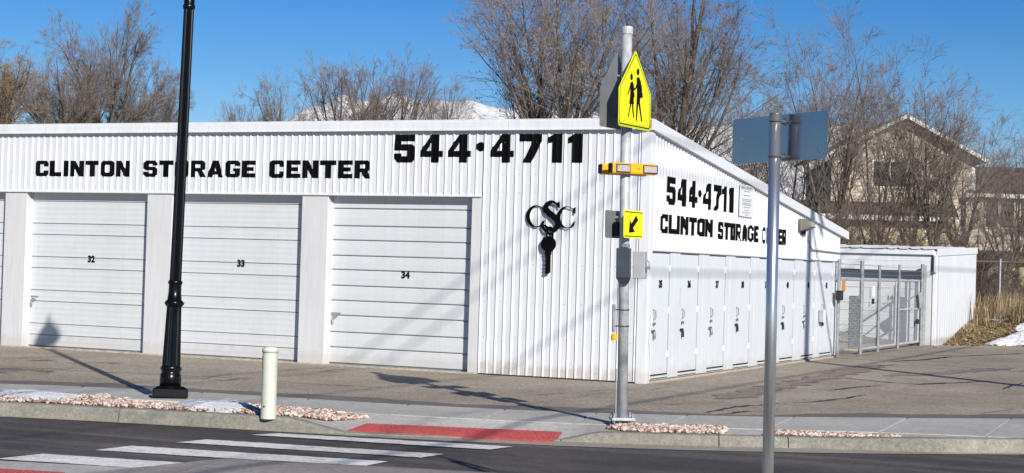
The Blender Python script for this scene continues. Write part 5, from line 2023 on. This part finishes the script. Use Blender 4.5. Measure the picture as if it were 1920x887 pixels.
def children_of(g, pts, rad, L, m, tmin, ang, ang_sd, lr, rr, rmin):
    n, k1, _ = pts.shape
    t = g.uniform(tmin, 0.98, (n, m))
    t.sort(axis=1)
    x = t * (k1 - 1)
    i = np.clip(x.astype(int), 0, k1 - 2)
    f = (x - i)[..., None]
    ar = np.arange(n)[:, None]
    P = pts[ar, i] * (1 - f) + pts[ar, i + 1] * f
    D = pts[ar, i + 1] - pts[ar, i]
    D /= np.linalg.norm(D, axis=2)[..., None] + 1e-9
    R = rad[ar, i] * (1 - f[..., 0]) + rad[ar, i + 1] * f[..., 0]
    rv = g.normal(0, 1, D.shape)
    perp = rv - (rv * D).sum(2)[..., None] * D
    perp /= np.linalg.norm(perp, axis=2)[..., None] + 1e-9
    a = np.radians(g.normal(ang, ang_sd, t.shape))[..., None]
    D2 = D * np.cos(a) + perp * np.sin(a)
    L2 = L[:, None] * lr * g.uniform(0.6, 1.25, t.shape) * (1.12 - 0.55 * t)
    R2 = np.maximum(R * rr * g.uniform(0.8, 1.1, t.shape), rmin)
    return P.reshape(-1, 3), D2.reshape(-1, 3), L2.ravel(), R2.ravel()


def gen_tree(seed, H, stems, spread, trunk_h, r0, mult=(6, 6, 6, 4), up=0.05, rtip=0.006, wander=0.09, buds=0):
    g = np.random.default_rng(seed)
    VT, FT, nT = [], [], 0
    VC, FC, nC = [], [], 0
    trunk = []
    if trunk_h > 0:
        P = np.zeros((1, 3)); P[0, 2] = -0.4
        pts, rad = branch_level(g, P, np.array([[0, 0, 1.0]]), np.array([trunk_h + 0.4]), np.array([r0]), np.array([r0 * 0.8]), 5, 0.03, 0.02)
        v, f = tubes(pts, rad, 9); VT.append(v); FT.append(f + nT); nT += len(v)
        base_p = pts[0, -1]
    else:
        base_p = np.array([0, 0, -0.3])
    az = np.linspace(0, 2 * np.pi, stems, endpoint=False) + g.uniform(-0.4, 0.4, stems)
    tilt = np.radians(spread) * np.sqrt(g.uniform(0.02, 1, stems))
    D = np.stack([np.cos(az) * np.sin(tilt), np.sin(az) * np.sin(tilt), np.cos(tilt)], 1)
    P = base_p[None] + (D * np.array([1, 1, 0])) * (r0 * 0.6 if trunk_h > 0 else 0.45) + np.array([0, 0, -0.05]) - (D * 0.15)
    L = (H - trunk_h) * g.uniform(0.72, 1.0, stems) * (1 - 0.25 * (tilt / max(tilt.max(), 1e-3)) ** 2)
    Rs = np.full(stems, r0 * (0.62 if trunk_h > 0 else 0.7)) * g.uniform(0.7, 1.1, stems)
    pts, rad = branch_level(g, P, D, L, Rs, Rs * 0.12, 9, wander * 0.7, up * 0.6)
    v, f = tubes(pts, rad, 7); VT.append(v); FT.append(f + nT); nT += len(v)
    Lc = L
    specs = [(mult[0], 0.12, 32, 9, 0.50, 0.42, 6, 5, up), (mult[1], 0.10, 34, 10, 0.52, 0.48, 4, 4, up), (mult[2], 0.1, 36, 12, 0.56, 0.55, 3, 3, up * 0.8), (mult[3], 0.08, 38, 14, 0.62, 0.7, 3, 2, up * 0.5)]
    for li, (mm, tmin, ang, sd, lr, rr, sides, k, upb) in enumerate(specs):
        if mm == 0: break
        P, D, L2, R2 = children_of(g, pts, rad, Lc, mm, tmin, ang, sd, lr, rr, rtip)
        D[:, 2] = np.where(D[:, 2] < -0.15, D[:, 2] * 0.3, D[:, 2]); D /= np.linalg.norm(D, axis=1)[:, None]
        keep = L2 > 0.12
        P, D, L2, R2 = P[keep], D[keep], L2[keep], R2[keep]
        pts, rad = branch_level(g, P, D, L2, R2, np.maximum(R2 * 0.3, rtip * 0.7), k, wander * (0.9 + 0.2 * li), upb)
        Lc = L2
        v, f = tubes(pts, rad, sides)
        if li == 0:
            VT.append(v); FT.append(f + nT); nT += len(v)
        else:
            VC.append(v); FC.append(f + nC); nC += len(v)
    if buds:
        tip = pts[:, -1]
        sel = g.random(len(tip)) < buds
        tip = tip[sel]
        n = len(tip)
        w = g.uniform(0.012, 0.03, (n, 1))
        o = np.array([[1, 0, 0], [0, 1, 0], [-1, 0, 0], [0, -1, 0]])
        V = np.concatenate([tip[:, None, :] + o[None] * w[:, :, None] * np.array([1, 1, 1]), (tip + np.array([0, 0, 0.05]))[:, None], (tip - np.array([0, 0, 0.05]))[:, None]], 1)
        idx = (np.arange(n) * 6)[:, None, None]
        fq = np.array([[0, 1, 4, 4], [1, 2, 4, 4], [2, 3, 4, 4], [3, 0, 4, 4]])
        ft = np.array([[1, 0, 5, 4], [3, 2, 5, 4]])
        F = (np.array([[0, 4, 2, 5], [1, 4, 3, 5]])[None] + idx).reshape(-1, 4)
        VC.append(V.reshape(-1, 3)); FC.append(F + nC); nC += n * 6
    return (np.concatenate(VT), np.concatenate(FT)), (np.concatenate(VC), np.concatenate(FC))


PROTO = {}


def proto_tree(key, twig, **kw):
    (vt, ft), (vc, fc) = gen_tree(**kw)
    PROTO[key] = (np_mesh('trunk', vt, ft, 'bark', True), np_mesh('crown', vc, fc, twig), kw['H'])


proto_tree('big_a', 'twig', seed=11, H=16, stems=10, spread=34, trunk_h=4.6, r0=0.26, mult=(11, 7, 6, 4), up=0.05, rtip=0.0046, wander=0.075, buds=0.25)
proto_tree('big_b', 'twig', seed=12, H=16, stems=10, spread=37, trunk_h=4.8, r0=0.26, mult=(11, 7, 6, 4), up=0.045, rtip=0.0046, wander=0.075, buds=0.25)
proto_tree('oak_a', 'twig', seed=21, H=14, stems=13, spread=72, trunk_h=7.0, r0=0.21, mult=(10, 7, 6, 4), up=0.03, rtip=0.0052, wander=0.08)
proto_tree('oak_b', 'twig', seed=22, H=14, stems=14, spread=68, trunk_h=7.0, r0=0.23, mult=(10, 7, 6, 4), up=0.035, rtip=0.0052, wander=0.08)
proto_tree('fan_a', 'twig', seed=33, H=12, stems=9, spread=52, trunk_h=6.5, r0=0.16, mult=(10, 6, 5, 3), up=0.04, rtip=0.0048, wander=0.07)
proto_tree('fan_b', 'twig', seed=36, H=12, stems=9, spread=50, trunk_h=6.5, r0=0.16, mult=(10, 6, 5, 3), up=0.04, rtip=0.0048, wander=0.07)
proto_tree('up_a', 'twig', seed=41, H=11, stems=5, spread=15, trunk_h=1.2, r0=0.14, mult=(11, 6, 5, 3), up=0.05, rtip=0.0052, wander=0.06)
proto_tree('up_b', 'twig', seed=42, H=11, stems=6, spread=19, trunk_h=0.8, r0=0.13, mult=(10, 6, 5, 3), up=0.045, rtip=0.0052, wander=0.06)
proto_tree('arch', 'twig', seed=51, H=10, stems=6, spread=42, trunk_h=1.8, r0=0.14, mult=(8, 6, 5, 3), up=0.035, rtip=0.0052, wander=0.07)
proto_tree('shrub', 'twig_dark', seed=61, H=4.5, stems=15, spread=46, trunk_h=0.0, r0=0.045, mult=(8, 6, 5, 0), up=0.02, rtip=0.0050)
proto_tree('tan', 'twig_tan', seed=71, H=12, stems=10, spread=24, trunk_h=4.5, r0=0.22, mult=(11, 8, 6, 3), up=0.05, rtip=0.007)


def tree(name, key, px, top_py, depth, rot, label, cat, zb=None, group=None, sx=1.0, tilt=0.0):
    w = CC[:2] + U * ((px - 960) / FPX * depth) + V_ * depth
    z0 = 0.0 if zb is None else zb
    ztop = 1.72 + (505.0 + 0.0294 * (px - 960) - top_py) / FPX * depth
    tr, cr, H = PROTO[key]
    s = (ztop - z0) / H * 1.02
    e = empty(name, (w[0], w[1], z0), rot, label, cat, group)
    e.scale = (s * sx, s * sx, s)
    e.rotation_euler = (0, tilt, rot)
    link_mesh('trunk', tr, e)
    link_mesh('crown', cr, e)
    return e


BT = 'bare winter trees behind the storage buildings'
tree('willow_tree', 'tan', -38, 66, 70, 0.3, 'tan twiggy tree cut off by the left edge of the photo', 'tree', group=BT, sx=0.9)
tree('bare_tree', 'oak_a', 108, 58, 88, 1.0, 'broad bare tree left of the lamp post, nearer the left edge', 'tree', group=BT, sx=0.72)
tree('bare_tree', 'oak_b', 200, 32, 92, 2.2, 'tallest spreading bare tree just left of the lamp post', 'tree', group=BT, sx=0.85)
tree('bare_tree', 'oak_a', 272, 92, 96, 3.9, 'lower bare tree partly behind the black lamp post', 'tree', group=BT, sx=0.62)
tree('bare_tree', 'fan_b', 458, 168, 104, 0.4, 'smallest sparse bare tree right of the lamp post', 'tree', group=BT, sx=0.7)
tree('bare_tree', 'fan_a', 516, 132, 104, 1.4, 'thin bare tree at the left foot of the snowy mountain', 'tree', group=BT, sx=0.62)
tree('bare_tree', 'fan_a', 622, 106, 92, 2.6, 'fan shaped bare tree in front of the left mountain peak', 'tree', group=BT, sx=0.85)
tree('bare_tree', 'fan_b', 690, 92, 94, 0.2, 'fan shaped bare tree before the highest mountain peak', 'tree', group=BT, sx=0.85)
tree('bare_tree', 'fan_a', 752, 98, 96, 4.4, 'bare tree with crossing stems right of the highest peak', 'tree', group=BT, sx=0.75)
tree('bare_tree', 'fan_b', 822, 128, 98, 2.9, 'low sparse bare tree before the right mountain shoulder', 'tree', group=BT, sx=0.6)
tree('cottonwood_tree', 'big_a', 1040, -150, 56, 0.5, 'huge bare cottonwood rising behind the front wall left of the school sign', 'tree', group=BT, sx=1.0)
tree('cottonwood_tree', 'big_b', 1262, -130, 60, 1.9, 'huge bare cottonwood rising behind the roof corner right of the school sign', 'tree', group=BT, sx=1.0)
tree('bare_tree', 'up_a', 1395, 110, 66, 0.3, 'bare tree above the sloping roof left of the blank sign', 'tree', group=BT)
tree('bare_tree', 'up_b', 1478, 62, 58, 2.1, 'slender bare tree directly behind the blank sign', 'tree', zb=0.7, group=BT)
tree('bare_tree', 'up_a', 1562, 12, 56, 1.2, 'tall slender bare tree just right of the blank sign', 'tree', zb=0.7, group=BT)
tree('bare_tree', 'up_b', 1642, 78, 60, 0.0, 'dense upright bare tree left of the house gable', 'tree', zb=0.9, group=BT)
tree('bare_tree', 'up_a', 1706, 92, 61, 3.0, 'dense upright bare tree in front of the house gable', 'tree', zb=0.9, group=BT)
tree('bare_tree', 'arch', 1752, 108, 60, 0.8, 'arching bare tree before the right slope of the gable', 'tree', zb=0.9, group=BT, sx=0.9)
tree('bare_tree', 'arch', 1800, 190, 64, 3.6, 'leaning bare tree reaching over the brown wing roof', 'tree', zb=1.0, group=BT, sx=1.1)
tree('bare_tree', 'arch', 1842, 380, 56, 1.5, 'small forked bare tree in front of the wing windows', 'tree', zb=1.0, group=BT, sx=1.3)
tree('bare_tree', 'up_b', 1935, 215, 85, 2.5, 'distant bare tree over the brown roof at the right edge', 'tree', zb=1.2, group=BT, sx=1.2)
SB = 'leafless shrubs behind the low building'
tree('bare_shrub', 'shrub', 1530, 330, 54, 0.0, 'leafless shrub behind the low end of the sloping roof', 'shrub', zb=0.7, group=SB, sx=1.1)
tree('bare_shrub', 'shrub', 1600, 345, 56, 1.1, 'leafless shrub above the left end of the low roof', 'shrub', zb=0.7, group=SB, sx=1.2)
tree('bare_shrub', 'shrub', 1668, 365, 55, 2.3, 'leafless shrub above the middle of the low roof', 'shrub', zb=0.7, group=SB, sx=1.3)
tree('bare_shrub', 'shrub', 1738, 380, 57, 3.3, 'leafless shrub above the right end of the low roof', 'shrub', zb=0.7, group=SB, sx=1.3)
tree('bare_shrub', 'shrub', 1795, 400, 60, 4.0, 'leafless shrub left of the small forked tree', 'shrub', zb=0.9, group=SB, sx=1.2)
tree('bare_shrub', 'shrub', 1850, 505, 53, 5.0, 'dark bramble at the foot of the low end wall', 'shrub', zb=0.9, group=SB, sx=1.9)

tree('bare_tree', 'arch', 1890, 300, 62, 2.2, 'low bare tree over the wing gutter at the right edge', 'tree', zb=1.0, group=BT, sx=1.2)
tree('bare_tree', 'arch', 1908, 235, 68, 4.4, 'bare tree whose twigs veil the brown roof near the right edge', 'tree', zb=1.1, group=BT, sx=1.0)
tree('bare_shrub', 'shrub', 1890, 500, 56, 2.6, 'dark bramble behind the straw grass near the fence post', 'shrub', zb=0.9, group=SB, sx=2.0)
tree('bare_shrub', 'shrub', 1925, 495, 58, 1.9, 'dark bramble behind the straw grass at the right edge', 'shrub', zb=0.9, group=SB, sx=2.0)

# dark evergreen bush in the yard
w = CC[:2] + U * ((1883 - 960) / FPX * 64) + V_ * 64
EB = empty('evergreen_bush', (w[0], w[1], 1.35), 0, 'dark green rounded bush in front of the tan garden wall', 'bush')
g = random.Random(9)
m = MB()
for _ in range(1500):
    a, b, r = g.uniform(0, 6.28), math.acos(g.uniform(-0.2, 1)), g.uniform(0.4, 1.0) ** 0.5
    x, y, z = 0.75 * r * math.sin(b) * math.cos(a), 0.6 * r * math.sin(b) * math.sin(a), 0.15 + 0.75 * r * math.cos(b) * g.uniform(0.7, 1.1)
    d = Vector((g.gauss(0, 1), g.gauss(0, 1), g.gauss(0.5, 1))).normalized() * g.uniform(0.05, 0.12)
    e = d.cross(Vector((g.gauss(0, 1), g.gauss(0, 1), g.gauss(0, 1)))).normalized() * 0.02
    m.add([(x - e.x, y - e.y, z - e.z), (x + e.x, y + e.y, z + e.z), (x + d.x, y + d.y, z + d.z)], [(0, 1, 2)])
m.build('foliage', 'shrub_green', EB)
m = MB(); m.tube([(0, 0, -0.3), (0, 0, 0.5)], 0.05, 6); m.build('stem', 'bark', EB)
